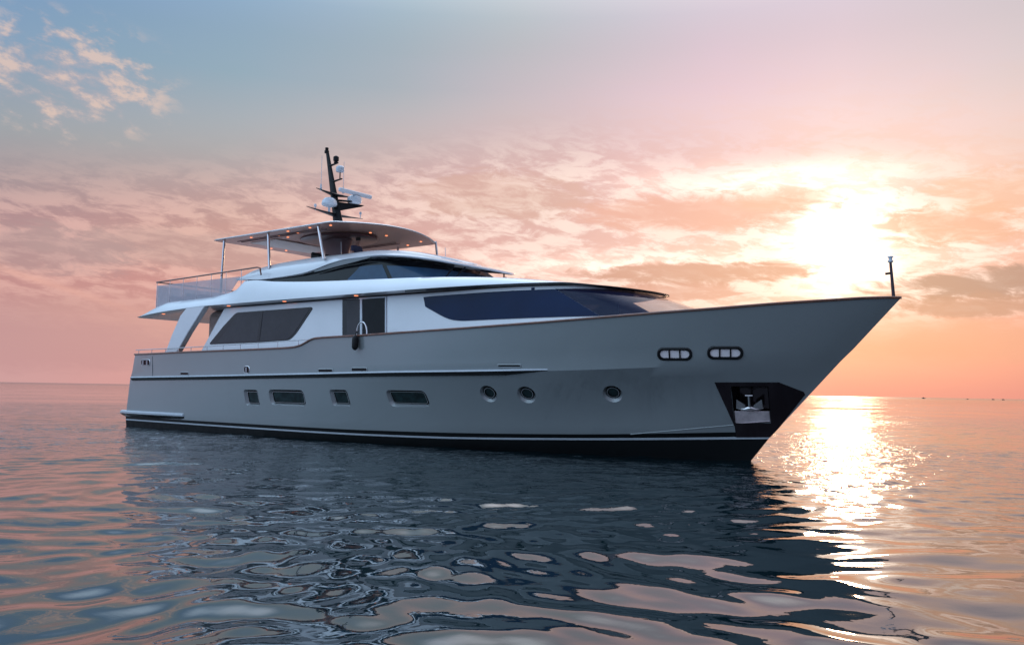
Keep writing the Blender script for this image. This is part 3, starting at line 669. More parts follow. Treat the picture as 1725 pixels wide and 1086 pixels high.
# deckhouse walls: bottom ring and top ring
DB = (plan(6.0, 21.5, 2.98, 3.02, 30.6, 2.2), None); DT = (plan(7.45, 20.5, 2.90, 2.80, 25.5, 2.5), None)
DB = (DB[0], np.full(len(DB[0]), 3.35)); DT = (DT[0], np.full(len(DT[0]), 5.14))
def dh_ring(z): v = (z-3.35)/(5.14-3.35); return (DB[0]*(1-v)+DT[0]*v, np.full(len(DB[0]), z))
PREF = DB[0]*0.3+DT[0]*0.7; XWS = 24.6
JW = int(np.argmax(PREF[:, 0] >= XWS))
m_ = MB(); RG = []
for P, z in (DB, dh_ring(4.14), dh_ring(5.035), DT):
    st = [(p[0], -p[1], zz) for p, zz in zip(P, z)]; RG.append(st+[(a, -b_, c_) for a, b_, c_ in st[::-1][1:]])
m_.grid(RG[:2]); m_.grid(RG[2:]); nR = len(RG[0])
m_.grid([g[:JW+1] for g in RG[1:3]]); m_.grid([g[nR-JW-1:] for g in RG[1:3]])
m_.grid([[(p[0], u*p[1], 5.14) for p in DT[0]] for u in np.linspace(-1, 1, 7)])
m_.add([g[0] for g in RG]+[g[-1] for g in RG][::-1], [tuple(range(8))])
deckhouse = m_.build('deckhouse', 'white', YT, sharp=30)
m_ = MB(); P_, z_ = dh_ring(4.1)
m_.grid([[(p[0], u*p[1]*0.985, 4.10) for p in P_ if p[0] > 22.5] for u in np.linspace(-1, 1, 7)]); m_.build('window_shelf', 'teak', YT)
m_ = MB(); m_.box((23.2, 0, 4.6), (0.1, 5.2, 1.0)); m_.build('cabin_bulkhead', 'blueglass', YT)
def side_pt(x, z, out=0.0):             # point on the starboard deckhouse wall
    v = (z-3.35)/(5.14-3.35)
    P = DB[0]*(1-v)+DT[0]*v; i = np.argsort(P[:, 0]); y = np.interp(x, P[i, 0], P[i, 1]); return (x, -(y+out), z)
def wall_of(px, py):
    y = -2.95
    for _ in range(12):
        p = aty(px, py, y); y = side_pt(p[0], p[2])[1]
    return p[0], p[2]
def panel(poly, name, m1, parent, out0=-0.01, out1=0.012, dens=24, bevel=0.0):
    """flat panel on the deckhouse side, poly in x,z; returns starboard and port objects"""
    res_ = []
    for s_ in (1, -1):
        Vo = [side_pt(x, z, out1) for x, z in poly]; Vi = [side_pt(x, z, out0) for x, z in poly]; n = len(poly)
        V = [(a, b_*s_, c_) for a, b_, c_ in Vo+Vi]
        o = obj(name, V, [tuple(range(n)), tuple(range(2*n-1, n-1, -1))]+[(i, (i+1) % n, (i+1) % n+n, i+n) for i in range(n)], m1, parent if not isinstance(parent, (list, tuple)) else parent[0 if s_ == 1 else 1])
        res_.append(o)
    return res_
def smooth_poly(pts, r=0.12, n=5):
    out_ = []; N_ = len(pts)
    for i in range(N_):
        p0, p1, p2 = np.array(pts[i-1]), np.array(pts[i]), np.array(pts[(i+1) % N_])
        a = p0-p1; b_ = p2-p1; la, lb = np.linalg.norm(a), np.linalg.norm(b_); q = min(r, la/2.2, lb/2.2)
        A0, B0 = p1+a/la*q, p1+b_/lb*q
        for k in range(n+1):
            u = k/n; out_.append(tuple((1-u)**2*A0+2*u*(1-u)*p1+u*u*B0))
    return out_
def scale_poly(poly, d):
    P = np.array(poly); c_ = P.mean(0); out_ = []
    n = len(P)
    for i in range(n):
        t_ = P[(i+1) % n]-P[i-1]; nn = np.array([t_[1], -t_[0]]); nn /= np.linalg.norm(nn)+1e-9
        if nn@(P[i]-c_) < 0: nn = -nn
        out_.append(tuple(P[i]+nn*d))
    return out_
wpx = [(352, 580), (377, 549), (398, 526.5), (525, 517), (527, 520), (499, 562), (488, 572.5), (470, 575)]
wp = [wall_of(*q) for q in wpx]
fr_ = panel(smooth_poly(wp, 0.16), 'saloon_window', 'gloss_black', YT, -0.01, 0.016)
gp = [wall_of(*q) for q in [(366, 577.5), (405, 528), (523, 519.5), (496, 561), (486, 570.5), (470, 573)]]
pn_ = panel(smooth_poly(gp, 0.12), 'pane', 'greyglass', fr_, 0.010, 0.024)
mu = [wall_of(*q) for q in [(434, 573.5), (440, 524.5), (444, 524.2), (438, 573.3)]]
panel(mu, 'mullion', 'gloss_black', fr_, 0.018, 0.032)
# side door: dark opening, leaf, frames, grab rails
dpx = [(577, 566), (577, 504.5), (651, 500), (651, 562)]
dp = [wall_of(*q) for q in dpx]
door = panel(dp, 'side_door', 'gloss_black', YT, -0.02, 0.010)
lf = [wall_of(*q) for q in [(585, 565), (585, 506), (607, 504.5), (607, 564)]]; panel(lf, 'door_leaf', 'greyglass', door, 0.004, 0.028)
lf = [wall_of(*q) for q in [(612, 563.5), (612, 504), (648, 502), (648, 561)]]; panel(lf, 'door_pane', 'glass', door, 0.004, 0.022)
lf = [wall_of(*q) for q in [(608, 563.5), (608, 503.5), (611.3, 503.3), (611.3, 563.3)]]; panel(lf, 'door_post', 'dome', door, 0.004, 0.050)
lf = [wall_of(*q) for q in [(606, 504.3), (606, 501.7), (651.5, 499), (651.5, 501.2)]]; panel(lf, 'door_header', 'dome', door, 0.004, 0.046)
lf = [wall_of(*q) for q in [(649.8, 562), (649.8, 500.5), (651.5, 500.5), (651.5, 562)]]; panel(lf, 'door_jamb', 'dome', door, 0.004, 0.040)
# long owner's window wrapping to the raked windshield
def house_ring(z, out=0.0):
    v = (z-3.35)/(5.14-3.35); return DB[0]*(1-v[:, None])+DT[0]*v[:, None]
def wrap_band(name, matn, zb_fn, zt_fn, x_from, x_to, out0, out1, parent, rowsn=10, both=True, side=1):
    """glass band following the house; zb_fn/zt_fn give z by curve index position x (top ring)"""
    Pref = DB[0]*0.3+DT[0]*0.7; n = len(Pref)
    idx = [i for i in range(n) if x_from <= Pref[i, 0] and (x_to is None or Pref[i, 0] <= x_to)]
    fine = []
    for a_, b_ in zip(idx[:-1], idx[1:]):
        for k in range(3): fine.append(a_+(b_-a_)*k/3)
    fine.append(idx[-1])
    def ring_pt(ii, z, out_):
        v = (z-3.35)/(5.14-3.35); k = int(min(math.floor(ii), n-2)); u = ii-k
        P = (DB[0][k]*(1-u)+DB[0][k+1]*u)*(1-v)+(DT[0][k]*(1-u)+DT[0][k+1]*u)*v
        k0, k1 = max(k-1, 0), min(k+2, n-1); tg = (DB[0][k1]*(1-v)+DT[0][k1]*v)-(DB[0][k0]*(1-v)+DT[0][k0]*v)
        nn = np.array([-tg[1], tg[0]]); nn /= np.linalg.norm(nn)+1e-9
        if nn[1] < 0 or (abs(nn[1]) < 1e-6 and nn[0] < 0): nn = -nn
        if P[1] < 1e-6: nn = np.array([1.0, 0.0])
        return P[0]+nn[0]*out_, P[1]+nn[1]*out_, z
    m_ = MB()
    for out_ in (out1,):
        G = []
        for q in range(rowsn+1):
            u = q/rowsn; row = []
            for ii in fine:
                k = int(min(math.floor(ii), n-2)); xr = Pref[k, 0]*(1-(ii-k))+Pref[k+1, 0]*(ii-k)
                z0_, z1_ = zb_fn(xr), zt_fn(xr); row.append(ring_pt(ii, z0_+(z1_-z0_)*u, out_))
            G.append([(a, -b_, c_) for a, b_, c_ in row]+([(a, b_, c_) for a, b_, c_ in row][::-1][1:] if both else []))
        m_.grid(G, False, 0)
    # edge returns
    for q, zf in ((0, zb_fn), (rowsn, zt_fn)):
        G2 = []
        for out_ in (out0, out1):
            row = []
            for ii in fine:
                k = int(min(math.floor(ii), n-2)); xr = Pref[k, 0]*(1-(ii-k))+Pref[k+1, 0]*(ii-k); row.append(ring_pt(ii, zf(xr), out_))
            G2.append([(a, -b_, c_) for a, b_, c_ in row]+([(a, b_, c_) for a, b_, c_ in row][::-1][1:] if both else []))
        m_.grid(G2, False, 0)
    m_.V = [(a, side*b_, c_) for a, b_, c_ in m_.V]
    return m_.build(name, matn, parent, sharp=50)
zbf = hbf([(18.7, 4.93), (18.78, 4.80), (19.0, 4.66), (19.4, 4.44), (19.75, 4.26), (20.05, 4.17), (20.5, 4.13), (27, 4.14), (30, 4.14)])
ztf = hbf([(18.7, 4.97), (18.85, 5.00), (19.3, 5.02), (22, 5.03), (25, 5.03), (30, 5.03)])
own = wrap_band('forward_window', 'blueglass', lambda x: float(zbf(x)), lambda x: float(ztf(x)), 18.68, PREF[JW, 0]+0.001, -0.01, 0.018, YT, both=False)
wrap_band('forward_window', 'blueglass', lambda x: float(zbf(x)), lambda x: float(ztf(x)), 18.68, PREF[JW, 0]+0.001, -0.01, 0.018, YT, both=False, side=-1)
wrap_band('windshield', 'clear', lambda x: 4.13, lambda x: 5.04, PREF[JW, 0]-0.001, None, -0.002, 0.006, YT)

# upper deck (overhang with aft tip, runs forward into the brow over the windshield)
PU0 = plan(1.45, 17.5, 3.42, 3.30, 26.3, 2.3, straight=60); 
zl = zalong(PU0, [(1.45, 4.92), (2.6, 5.02), (4.5, 5.12), (7, 5.19), (24, 5.20), (25.2, 5.10), (26.3, 4.98)])
def insetP(P, d, dxa=0.0, dxf=None):
    Q = P.copy(); Q[:, 1] = np.maximum(P[:, 1]-d, 0)*1.0
    xa, xb = P[0, 0], P[-1, 0]; u = (P[:, 0]-xa)/(xb-xa); Q[:, 0] = P[:, 0]+dxa*(1-u)-(dxf if dxf is not None else d)*np.clip((u-0.6)/0.4, 0, 1)
    return Q
UT = [(1.45, 4.99), (1.9, 5.20), (2.5, 5.40), (3.33, 5.54), (5, 5.58), (6.75, 5.62), (7.7, 5.70), (8.42, 5.84), (9.0, 6.16), (9.4, 6.16), (10.9, 6.02), (13.1, 5.88), (15.7, 5.78), (18.65, 5.68), (20.5, 5.60), (22.5, 5.48), (24.2, 5.32), (25.2, 5.18), (26.3, 5.03)]
zt_ = zalong(PU0, UT)
zm1 = zl+(zt_-zl)*0.12; zm2 = zl+(zt_-zl)*0.65
upper = loft2([(insetP(PU0, 0.10, 0.06, 0.10), zl), (insetP(PU0, 0.0, 0, 0), zl+0.035), (insetP(PU0, 0.02, 0.0, 0.02), zm1+0.03), (insetP(PU0, 0.14, 0.02, 0.25), zm2), (insetP(PU0, 0.32, 0.10, 0.60), zt_)], 'upper_deck', ['white', 'hull'], mi=[0, 0, 0, 0], crown=0.02, sharp=40)
m_ = MB()
for s_ in (-1, 1):
    rws = []
    for p, z in zip(PU0, zl):
        if p[0] > 18: rws.append([(p[0]-0.07-0.06*(p[0] > 26.5), s_*max(p[1]-0.09, 0), z-0.03), (p[0]-0.0, s_*p[1], z-0.005), (p[0]-0.0, s_*p[1]*1.0, z+0.02)])
    m_.grid(rws, False)
m_.build('brow_trim', 'gloss_black', YT)

# wheelhouse band (dark glass) and white fairing above it
PP0 = plan(8.9, 15.5, 2.88, 2.62, 19.9, 2.2); PP1 = plan(8.9, 15.0, 2.82, 2.45, 18.7, 2.2)
U_in = hbf(UT)
zp0 = np.array([float(U_in(x))-0.06 for x in PP0[:, 0]])
PT_ = [(8.3, 6.34), (9.0, 6.24), (10, 6.18), (11.1, 6.19), (12.2, 6.21), (13.1, 6.28), (13.9, 6.42), (14.6, 6.52), (15.86, 6.58), (16.8, 6.52), (17.7, 6.40), (18.5, 6.28), (19.2, 6.18)]
zp1 = np.maximum(zalong(PP1, PT_)+0.02, zp0+0.03)
wheel = loft2([(PP0, zp0), (PP1, zp1)], 'wheelhouse_band', 'gloss_black', parent=YT, close_bot=False)
# glass inside the band
def band_patch(name, matn, x0, x1, lo_fn, hi_fn, out, parent, both=False):
    m_ = MB(); n = len(PP0); sel = np.linspace(0, n-1, (n-1)*3+1)
    for s_ in (-1, 1):
        G = []
        for q in range(9):
            row = []
            for ii in sel:
                k = int(min(math.floor(ii), n-2)); u = ii-k; a = PP0[k]*(1-u)+PP0[k+1]*u; b_ = PP1[k]*(1-u)+PP1[k+1]*u
                z0_ = zp0[k]*(1-u)+zp0[k+1]*u; z1_ = zp1[k]*(1-u)+zp1[k+1]*u
                xm = a[0]*0.5+b_[0]*0.5
                if not (x0 <= xm <= x1): continue
                v0, v1 = lo_fn(xm), hi_fn(xm); v = v0+(v1-v0)*q/8; P = a*(1-v)+b_*v
                k0, k1 = max(k-1, 0), min(k+2, n-1); tg = PP0[k1]-PP0[k0]; nn = np.array([-tg[1], tg[0]]); nn /= np.linalg.norm(nn)+1e-9
                if nn[1] < 0: nn = -nn
                row.append((P[0]+nn[0]*out, s_*(P[1]+nn[1]*out), z0_*(1-v)+z1_*v+0.004))
            G.append(row)
        m_.grid(G, False)
        m_.build(name, matn, parent, sharp=60)
        m_ = MB()
band_patch('window_pane', 'bandglass', 14.55, 16.5, lambda x: 0.10, lambda x: min(0.12+(x-14.5)*0.75, 0.74), 0.015, wheel)
band_patch('windshield', 'bandglass', 16.62, 21, lambda x: 0.10, lambda x: 0.70, 0.015, wheel)
# blue grey shoulder of the band at its aft end
VB = plan(8.15, 15.5, 2.90, 2.66, 20.0, 2.2); VT = plan(8.15, 14.0, 2.66, 2.20, 18.6, 2.1)
zv0 = zalong(VB, [(8.15, 6.30), (9.0, 6.25), (10, 6.20), (11.1, 6.22), (12.2, 6.27), (13.0, 6.38), (13.9, 6.56), (14.8, 6.66), (16.0, 6.68), (17.2, 6.60), (18.3, 6.45), (19.2, 6.28), (20.0, 6.12)])
VTOP = [(8.15, 6.33), (8.5, 6.50), (8.9, 6.62), (10.1, 6.79), (11.5, 6.88), (12.9, 6.94), (14.3, 6.97), (15.4, 6.98), (16.1, 6.95), (16.9, 6.87), (17.6, 6.74), (18.2, 6.58), (18.6, 6.44)]
zv1 = zalong(VT, VTOP)
zv0 = np.minimum(zv0, zv1-0.01)
mid = (VB[:]*0.45+VT*0.55+np.stack([np.zeros(len(VB)), np.where(VB[:, 1] > 0.3, 0.05, 0)], -1), zv0*0.45+zv1*0.55+0.03)
# fairing as an open coaming aft (flybridge floor inside) that closes into a roof forward
def fairing():
    m_ = MB(); G = []
    for s_ in (-1, 1):
        cols_ = []
        for i in range(len(VB)):
            x = VT[i, 0]; yt = VT[i, 1]; zt = zv1[i]
            f_ = float(np.clip((x-15.2)/1.2, 0, 1)); f_ = f_*f_*(3-2*f_)
            zfl = 6.08*(1-f_)+(zt+0.05)*f_; yi = max(yt-0.22, 0)
            prof = [(VB[i, 0]-0.05, max(VB[i, 1]-0.12, 0), zv0[i]-0.03), (VB[i, 0], VB[i, 1], zv0[i]), (VB[i, 0], VB[i, 1], zv0[i]+0.03), (mid[0][i, 0], mid[0][i, 1], mid[1][i]), (x, yt, zt), (x, yt*0.97, zt+0.025), (x-0.0, yi, zt+0.015), (x, max(yi-0.02, 0), zfl)]
            for u in (0.66, 0.33, 0.0): prof.append((x, yi*u, zfl+0.03*f_*(1-u*u)))
            cols_.append([(a, s_*b_, c_) for a, b_, c_ in prof])
        m_.grid(cols_, False)
    return m_.build('flybridge_fairing', 'white', YT, sharp=40)
fairing()
# blue shoulder strip under the fairing, aft of the window
m_ = MB()
for s_ in (-1, 1):
    top = [wall for wall in [(13.0, 6.30), (13.6, 6.42), (14.3, 6.55), (15.0, 6.61), (15.9, 6.64)]]
    G = []
    for x, z in top:
        i = np.argmin(abs(VB[:31, 0]-x)); y = VB[i, 1]; G.append([(x, s_*(y+0.015), z+0.06-0.02), (x, s_*(y-0.01), z-0.02-0.10*math.sin((x-13)/2.9*math.pi))])
    m_.grid(G, False); m_.build('fairing_shoulder', 'hull', YT); m_ = MB()

# aft bulkhead, cockpit roof support buttresses
m_ = MB(); P = plan(5.05, 5.9, 2.1, 2.35, 6.0, 2.3)
m_.box((6.9, 0, 4.28), (3.2, 4.7, 1.8)); m_.build('saloon_aft_wall', 'beige', YT, bevel=0.35)
for s_ in (1, -1):
    pl = [aty(px, py, -3.36) for px, py in ((278, 598), (290, 565), (305, 531), (315, 518.5), (319, 516), (346, 516), (343, 520.5), (318, 560), (297, 597))]
    m_ = MB(); m_.prism([(p[0], p[2]) for p in pl], s_*-3.40, s_*-3.14); m_.build('roof_buttress', 'white', YT, bevel=0.04)
# wiper on windshields
def wiper(a, b_, nme='wiper'):
    m_ = MB(); a = np.array(a); b_ = np.array(b_); m_.tube([a, b_], 0.02, 6); q = (b_-a); m_.tube([b_-q*0.45+np.array([0, -0.0, 0.03]), b_+q*0.10+np.array([0, 0, 0.03])], 0.026, 6); m_.lathe(a, [(0.05, -0.03), (0.05, 0.03), (0.02, 0.06)], 10)
    return m_.build(nme, 'rubber', YT)
for y0_, y1_ in ((-1.9, -1.55), (-1.72, -1.25), (0.1, 0.6), (1.2, 1.6)):
    def xf_(y): return 15.5+(19.8-15.5)*max(0, 1-(abs(y)/2.62)**2.2)**(1/2.2)
    wiper((xf_(y0_)+0.16, y0_, 5.70), (xf_(y1_)-0.18, y1_, 6.12))

# ------------------------------------------------------------------ rails
def rail(pts, r, name, matn, parent=None): m_ = MB(); m_.tube(pts, r, 10); return m_.build(name, matn, parent or YT)
for s_ in (1, -1):
    # aft bulwark rail
    y = 3.62
    pts = [on_curve(px, py, lambda x: hbS(x)-0.07) for px, py in ((229, 589.5), (300, 586), (400, 580), (470, 575), (510, 572.5), (528, 571.5))]
    rl = rail([(p[0], s_*p[1], p[2]) for p in resample(pts, 24)], 0.018, 'bulwark_rail', 'steel')
    for px in (234, 256, 279, 301, 322, 349, 376, 405, 435, 468, 503):
        a = on_curve(px, np.interp(px, [229, 300, 400, 470, 510, 528], [589.5, 586, 580, 575, 572.5, 571.5]), lambda x: hbS(x)-0.07)
        rail([(a[0], s_*a[1], float(zS(a[0]))+0.03), (a[0], s_*a[1], a[2])], 0.014, 'stanchion', 'steel', rl)
    # flybridge aft rail
    a = aty(264, 475.5, -3.05); b2 = aty(436, 450, -3.05); c2 = aty(440, 458, -3.05)
    fr2 = rail([(a[0], s_*a[1], a[2]), (b2[0]-0.1, s_*b2[1], b2[2]), (b2[0]+0.08, s_*b2[1], b2[2]-0.04), (c2[0], s_*c2[1], c2[2]-0.12)], 0.032, 'flybridge_rail', 'teak')
    xs_ = np.linspace(a[0]+0.05, 8.75, 7)
    for i, x in enumerate(xs_):
        zt3 = a[2]+(b2[2]-a[2])*(x-a[0])/(b2[0]-a[0]); rail([(x, s_*-3.05, float(U_in(x))-0.05), (x, s_*-3.05, zt3)], 0.015, 'stanchion', 'steel', fr2)
        if i < 6:
            x2 = xs_[i+1]-0.03; xa2 = x+0.03
            ztop = lambda q: min(a[2]-0.17, 9e9)
            zb_a, zb_b = float(U_in(xa2))-0.02, float(U_in(x2))-0.02
            pl = [(xa2, zb_a), (x2, zb_b), (x2, a[2]-0.16), (xa2, a[2]-0.16)]
            if i == 5: pl = [(xa2, zb_a), (xa2+0.25, zb_a+0.02), (x2-0.05, a[2]-0.20), (x2-0.10, a[2]-0.16), (xa2, a[2]-0.16)]
            m_ = MB(); m_.prism(pl, s_*-3.055, s_*-3.043); m_.build('glass_panel', 'milky', fr2)
a = aty(264, 475.5, -3.05); AX = a[0]
fr3 = rail([(AX, -3.05, a[2]), (AX, 3.05, a[2])], 0.032, 'flybridge_rail', 'teak')
for y in np.linspace(-3.0, 3.0, 6)[1:-1]: rail([(AX, y, float(U_in(AX))-0.03), (AX, y, a[2])], 0.015, 'stanchion', 'steel', fr3)
for y in np.linspace(-3.0, 3.0, 6)[:-1]:
    m_ = MB(); m_.box((AX, y+0.6, (a[2]-0.16+float(U_in(AX)))/2), (0.012, 1.12, a[2]-0.16-float(U_in(AX)))); m_.build('glass_panel', 'milky', fr3)
# door grab rails
for s_ in (1, -1):
    c1, c3 = aty(600.5, 571, -3.72), aty(618, 565, -3.72); arc = []
    for k in range(13):
        q = math.pi*k/12; arc.append((c1[0]*(1+math.cos(q))/2+c3[0]*(1-math.cos(q))/2, s_*-3.72, c1[2]+0.12+0.46*math.sin(q)**0.8))
    rail([(c1[0], s_*-3.72, c1[2]-0.05)]+arc+[(c3[0], s_*-3.72, c3[2]-0.05)], 0.026, 'boarding_handrail', 'steel')

# ------------------------------------------------------------------ hardtop
HTX0, HTX1, HTXF, HTW = 6.22, 13.75, 14.95, 2.95
def ht_plan(inset=0.0):
    st = [(HTX0+inset, 0.0)]
    P = [(HTX0+0.10+inset-0.10*math.cos(0)+0.0, y) for y in np.linspace(0.0, HTW-0.5, 6)]
    P = [(HTX0+inset+0.05*(y/HTW)**2, y*(1-inset/HTW)) for y in np.linspace(0, HTW-0.35, 8)]
    for k in range(1, 7):
        q = math.pi/2*k/6; P.append((HTX0+inset+0.40-0.35*math.cos(q), (HTW-0.35+0.35*math.sin(q))-inset))
    for x in np.linspace(HTX0+0.8, HTX1, 12): P.append((x, HTW-inset))
    for k in range(1, 9):
        q = math.pi/2*k/8; P.append((HTX1+0.45*math.sin(q)-inset*k/8, HTW-inset-0.30*(1-math.cos(q))))
    ye, xe = HTW-0.30-inset, HTX1+0.45-inset
    for k in range(1, 15):
        u = k/14; P.append((xe+(HTXF-inset-xe)*(1-(1-u)**2.0), ye*(1-u)))
    return np.array(P)
HP = [ht_plan(i_) for i_ in (0.30, 0.06, 0.0, 0.05, 0.5)]
def htz(P, base, k=1.0): return 8.05+base+0.07*np.clip((P[:, 0]-10)/5, 0, 1)*(1-(P[:, 1]/HTW)**2)*k+0.05*(1-(P[:, 1]/HTW)**2)
m_ = MB(); G = []
for P, bz in zip(HP, (0.055, 0.03, 0.05, 0.085, 0.12)):
    z = htz(P, bz); h_ = [(p[0], -p[1], zz) for p, zz in zip(P, z)]; G.append(h_+[(a, -b_, c_) for a, b_, c_ in h_[::-1][1:-1]])
m_.grid(G[1:], True, 0)
def cap_ht(P, base, mi):
    rws = [[(p[0], u*p[1], 8.05+base+0.07*np.clip((p[0]-10)/5, 0, 1)*(1-(u*p[1]/HTW)**2)+0.05*(1-(u*p[1]/HTW)**2)) for p in P] for u in np.linspace(-1, 1, 15)]
    m_.grid(rws, False, mi)
cap_ht(HP[4], 0.12, 0)
m_.grid(G[:2], True, 1); cap_ht(HP[0], 0.055, 1)
hardtop = m_.build('hardtop', ['white', 'ceiling'], YT, sharp=40)
def ceil_z(x, y): return 8.10+0.07*np.clip((x-10)/5, 0, 1)*(1-(y/HTW)**2)+0.05*(1-(y/HTW)**2)
m_ = MB(); m_.lathe((11.1, 0, float(ceil_z(11, 0))-0.02), [(0.4, -0.02), (1.0, -0.10), (1.72, -0.09), (1.85, -0.05), (1.85, 0.0), (1.7, 0.03)], 40, sx=1.0, sy=0.75); m_.build('ceiling_oval', 'ceiling_dark', hardtop)
for x0_, x1_, y0_, y1_, mt_ in ((7.2, 9.0, -1.6, 1.6, 'beige'),):
    m_ = MB(); m_.box(((x0_+x1_)/2, 0, float(ceil_z(8, 0))-0.03), (x1_-x0_, y1_-y0_, 0.05)); m_.build('roof_hatch', mt_, hardtop, bevel=0.02)
for y in (-2.1, -1.9, 1.9, 2.1):
    m_ = MB(); m_.box((9.8, y, float(ceil_z(9.8, y))-0.012), (5.6, 0.03, 0.03)); m_.build('ceiling_batten', 'ceiling_dark', hardtop)
for px, py in [(423,400),(485,389.5),(501,392),(469,396.5),(485,399.5),(463,410),(486,413),(511,417),(482,422),(534,421),(457,418.5),(522,383.5),(557,379.5),(624,392),(651,397),(709,407),(687,413)]:
    z = 8.1
    for _ in range(6):
        p = atz(px, py, z); z = float(ceil_z(p[0], np.clip(p[1], -2.9, 2.9)))
    if abs(p[1]) < 2.6 and HTX0+0.3 < p[0] < 14.7:
        m_ = MB(); m_.lathe((p[0], p[1], z), [(0.05, 0.02), (0.05, -0.015), (0.03, -0.02)], 14); m_.build('downlight', 'lamp', hardtop)
for px, py in [(275,535.5),(385,517.5),(479,507),(600,496.5)]:
    p = aty(px, py, -3.14); x = max(p[0], 2.6); y = -3.14; zz = float(np.interp(x, PU0[:61, 0], zl[:61]))
    for s_ in (1, -1):
        m_ = MB(); m_.lathe((x, s_*y, zz), [(0.075, 0.02), (0.075, -0.015), (0.05, -0.02)], 14); m_.build('downlight', 'lamp', upper)
# posts
for (a, b2, y, r) in (((378, 404), (372, 488), -2.72, 0.055), ((452, 386), (454, 447), -2.72, 0.055), ((536, 376), (546, 431), -2.72, 0.065)):
    p, q = aty(*a, y), aty(*b2, y)
    for s_ in (1, -1):
        if s_ == -1 and a[0] > 400: continue
        rail([(q[0], s_*y, q[2]-0.12), (p[0], s_*y, float(ceil_z(p[0], y))+0.02)], r, 'hardtop_post', 'steel')
for a, b2 in (((671, 400), (671, 424)), ((734, 409), (738.5, 434))):
    p, q = aty(*a, 2.66), aty(*b2, 2.66)
    rail([(q[0], 2.66, q[2]-0.35), (p[0], 2.66, float(ceil_z(p[0], 2.66))+0.03)], 0.05, 'hardtop_post', 'steel')
# column, console, seats
m_ = MB(); rws = []
for z, x0_, x1_, hw in ((6.05, 10.4, 11.8, 0.32), (7.0, 10.45, 11.7, 0.30), (7.6, 10.4, 11.65, 0.32), (8.12, 10.1, 11.8, 0.42)):
    cx_, L_ = (x0_+x1_)/2, (x1_-x0_)/2
    rws.append([(cx_+L_*math.copysign(abs(math.cos(q))**0.7, math.cos(q)), hw*math.copysign(abs(math.sin(q))**0.8, math.sin(q)), z) for q in [2*math.pi*k/28 for k in range(28)]])
m_.grid(rws, True, 0, True); m_.build('hardtop_column', 'ceiling_dark', YT)
m_ = MB(); m_.prism([(13.5, 6.06), (13.55, 6.9), (13.9, 7.12), (14.6, 7.05), (14.9, 6.06)], -1.3, 1.3); m_.build('helm_console', 'rubber', YT, bevel=0.08)
m_ = MB(); m_.box((12.1, -1.6, 6.6), (0.5, 0.9, 1.04)); m_.box((11.9, -1.6, 7.0), (0.14, 0.9, 0.5)); m_.build('helm_seat', 'rubber', YT, bevel=0.06)
for x, y in ((13.1, -1.55), (16.4, 0.9)):
    rail([(x, y, 6.85), (x-0.05, y, 7.62 if x < 14 else 7.45)], 0.012, 'whip_antenna', 'dome')

# ------------------------------------------------------------------ mast
def mast_pt(px, py): return atx(px, py, 11.0)
mast = MB(); B0 = np.array([11.2, 0, 8.25]); T0 = np.array([10.2, 0, 12.0])
rws = []
for u, a, b_ in ((0, 0.34, 0.12), (0.3, 0.24, 0.10), (0.7, 0.15, 0.075), (1, 0.09, 0.05)):
    c_ = B0*(1-u)+T0*u; rws.append([(c_[0]+a*math.cos(q), c_[1]+b_*math.sin(q), c_[2]) for q in [2*math.pi*k/16 for k in range(16)]])
mast.grid(rws, True, 0, True); MO = mast.build('mast', 'mastm', YT)
def ax(px, py, x=None):
    u = 0.5
    for _ in range(12):
        p = atx(px, py, x if x is not None else B0[0]*(1-u)+T0[0]*u); u = min(max((p[2]-B0[2])/(T0[2]-B0[2]), 0), 1)
    return p
def child(mb_, name, mt_, par=None, **k): return mb_.build(name, mt_, par or MO, **k)
for (a, b2) in (((530, 321.5), (590, 332.5)), ((521, 354.5), (608, 369))):
    p, q = ax(*a, x=10.75), ax(*b2, x=10.75); z = (p[2]+q[2])/2; L = max(abs(p[1]), abs(q[1]))
    m_ = MB(); m_.tube([(10.85, -L, z+0.06), (10.85, -L*0.5, z+0.0), (10.85, 0, z-0.05), (10.85, L*0.5, z+0.0), (10.85, L, z+0.06)], [0.03, 0.10, 0.20, 0.10, 0.03], 8, flat=0.35); child(m_, 'spreader', 'mastm')
m_ = MB(); m_.tube([(10.15, 0, 12.0), (10.15, 0, 12.1)], 0.10, 12); m_.lathe((10.15, 0, 12.1), [(0.07, 0), (0.075, 0.05), (0.05, 0.06), (0.075, 0.08), (0.075, 0.13), (0.03, 0.15)], 12); child(m_, 'masthead_light', 'rubber')
# forward brackets with lamps and small radome
def brk(pxa, name_, dz=0.0):
    p = ax(*pxa); u = (p[2]-B0[2])/(T0[2]-B0[2]); c_ = B0*(1-u)+T0*u; return p, c_
p, c_ = brk((563, 281), 'b'); X1 = c_[0]+0.42
m_ = MB(); m_.tube([(c_[0], 0, p[2]-0.03), (X1+0.12, 0, p[2]+0.03)], [0.08, 0.05], 8, flat=0.5); child(m_, 'lamp_bracket', 'mastm')
m_ = MB(); m_.lathe((X1, 0, p[2]+0.04), [(0.09, 0), (0.11, 0.03), (0.06, 0.06), (0.12, 0.10), (0.12, 0.26), (0.05, 0.31)], 14); child(m_, 'searchlight', 'rubber')
p, c_ = brk((568, 307), 'b'); X1 = c_[0]+0.52
m_ = MB(); m_.tube([(c_[0], 0, p[2]-0.06), (X1+0.12, 0, p[2])], [0.08, 0.05], 8, flat=0.5); m_.tube([(X1, 0, p[2]), (X1, 0, p[2]+0.30)], 0.025, 8); child(m_, 'lamp_bracket', 'mastm')
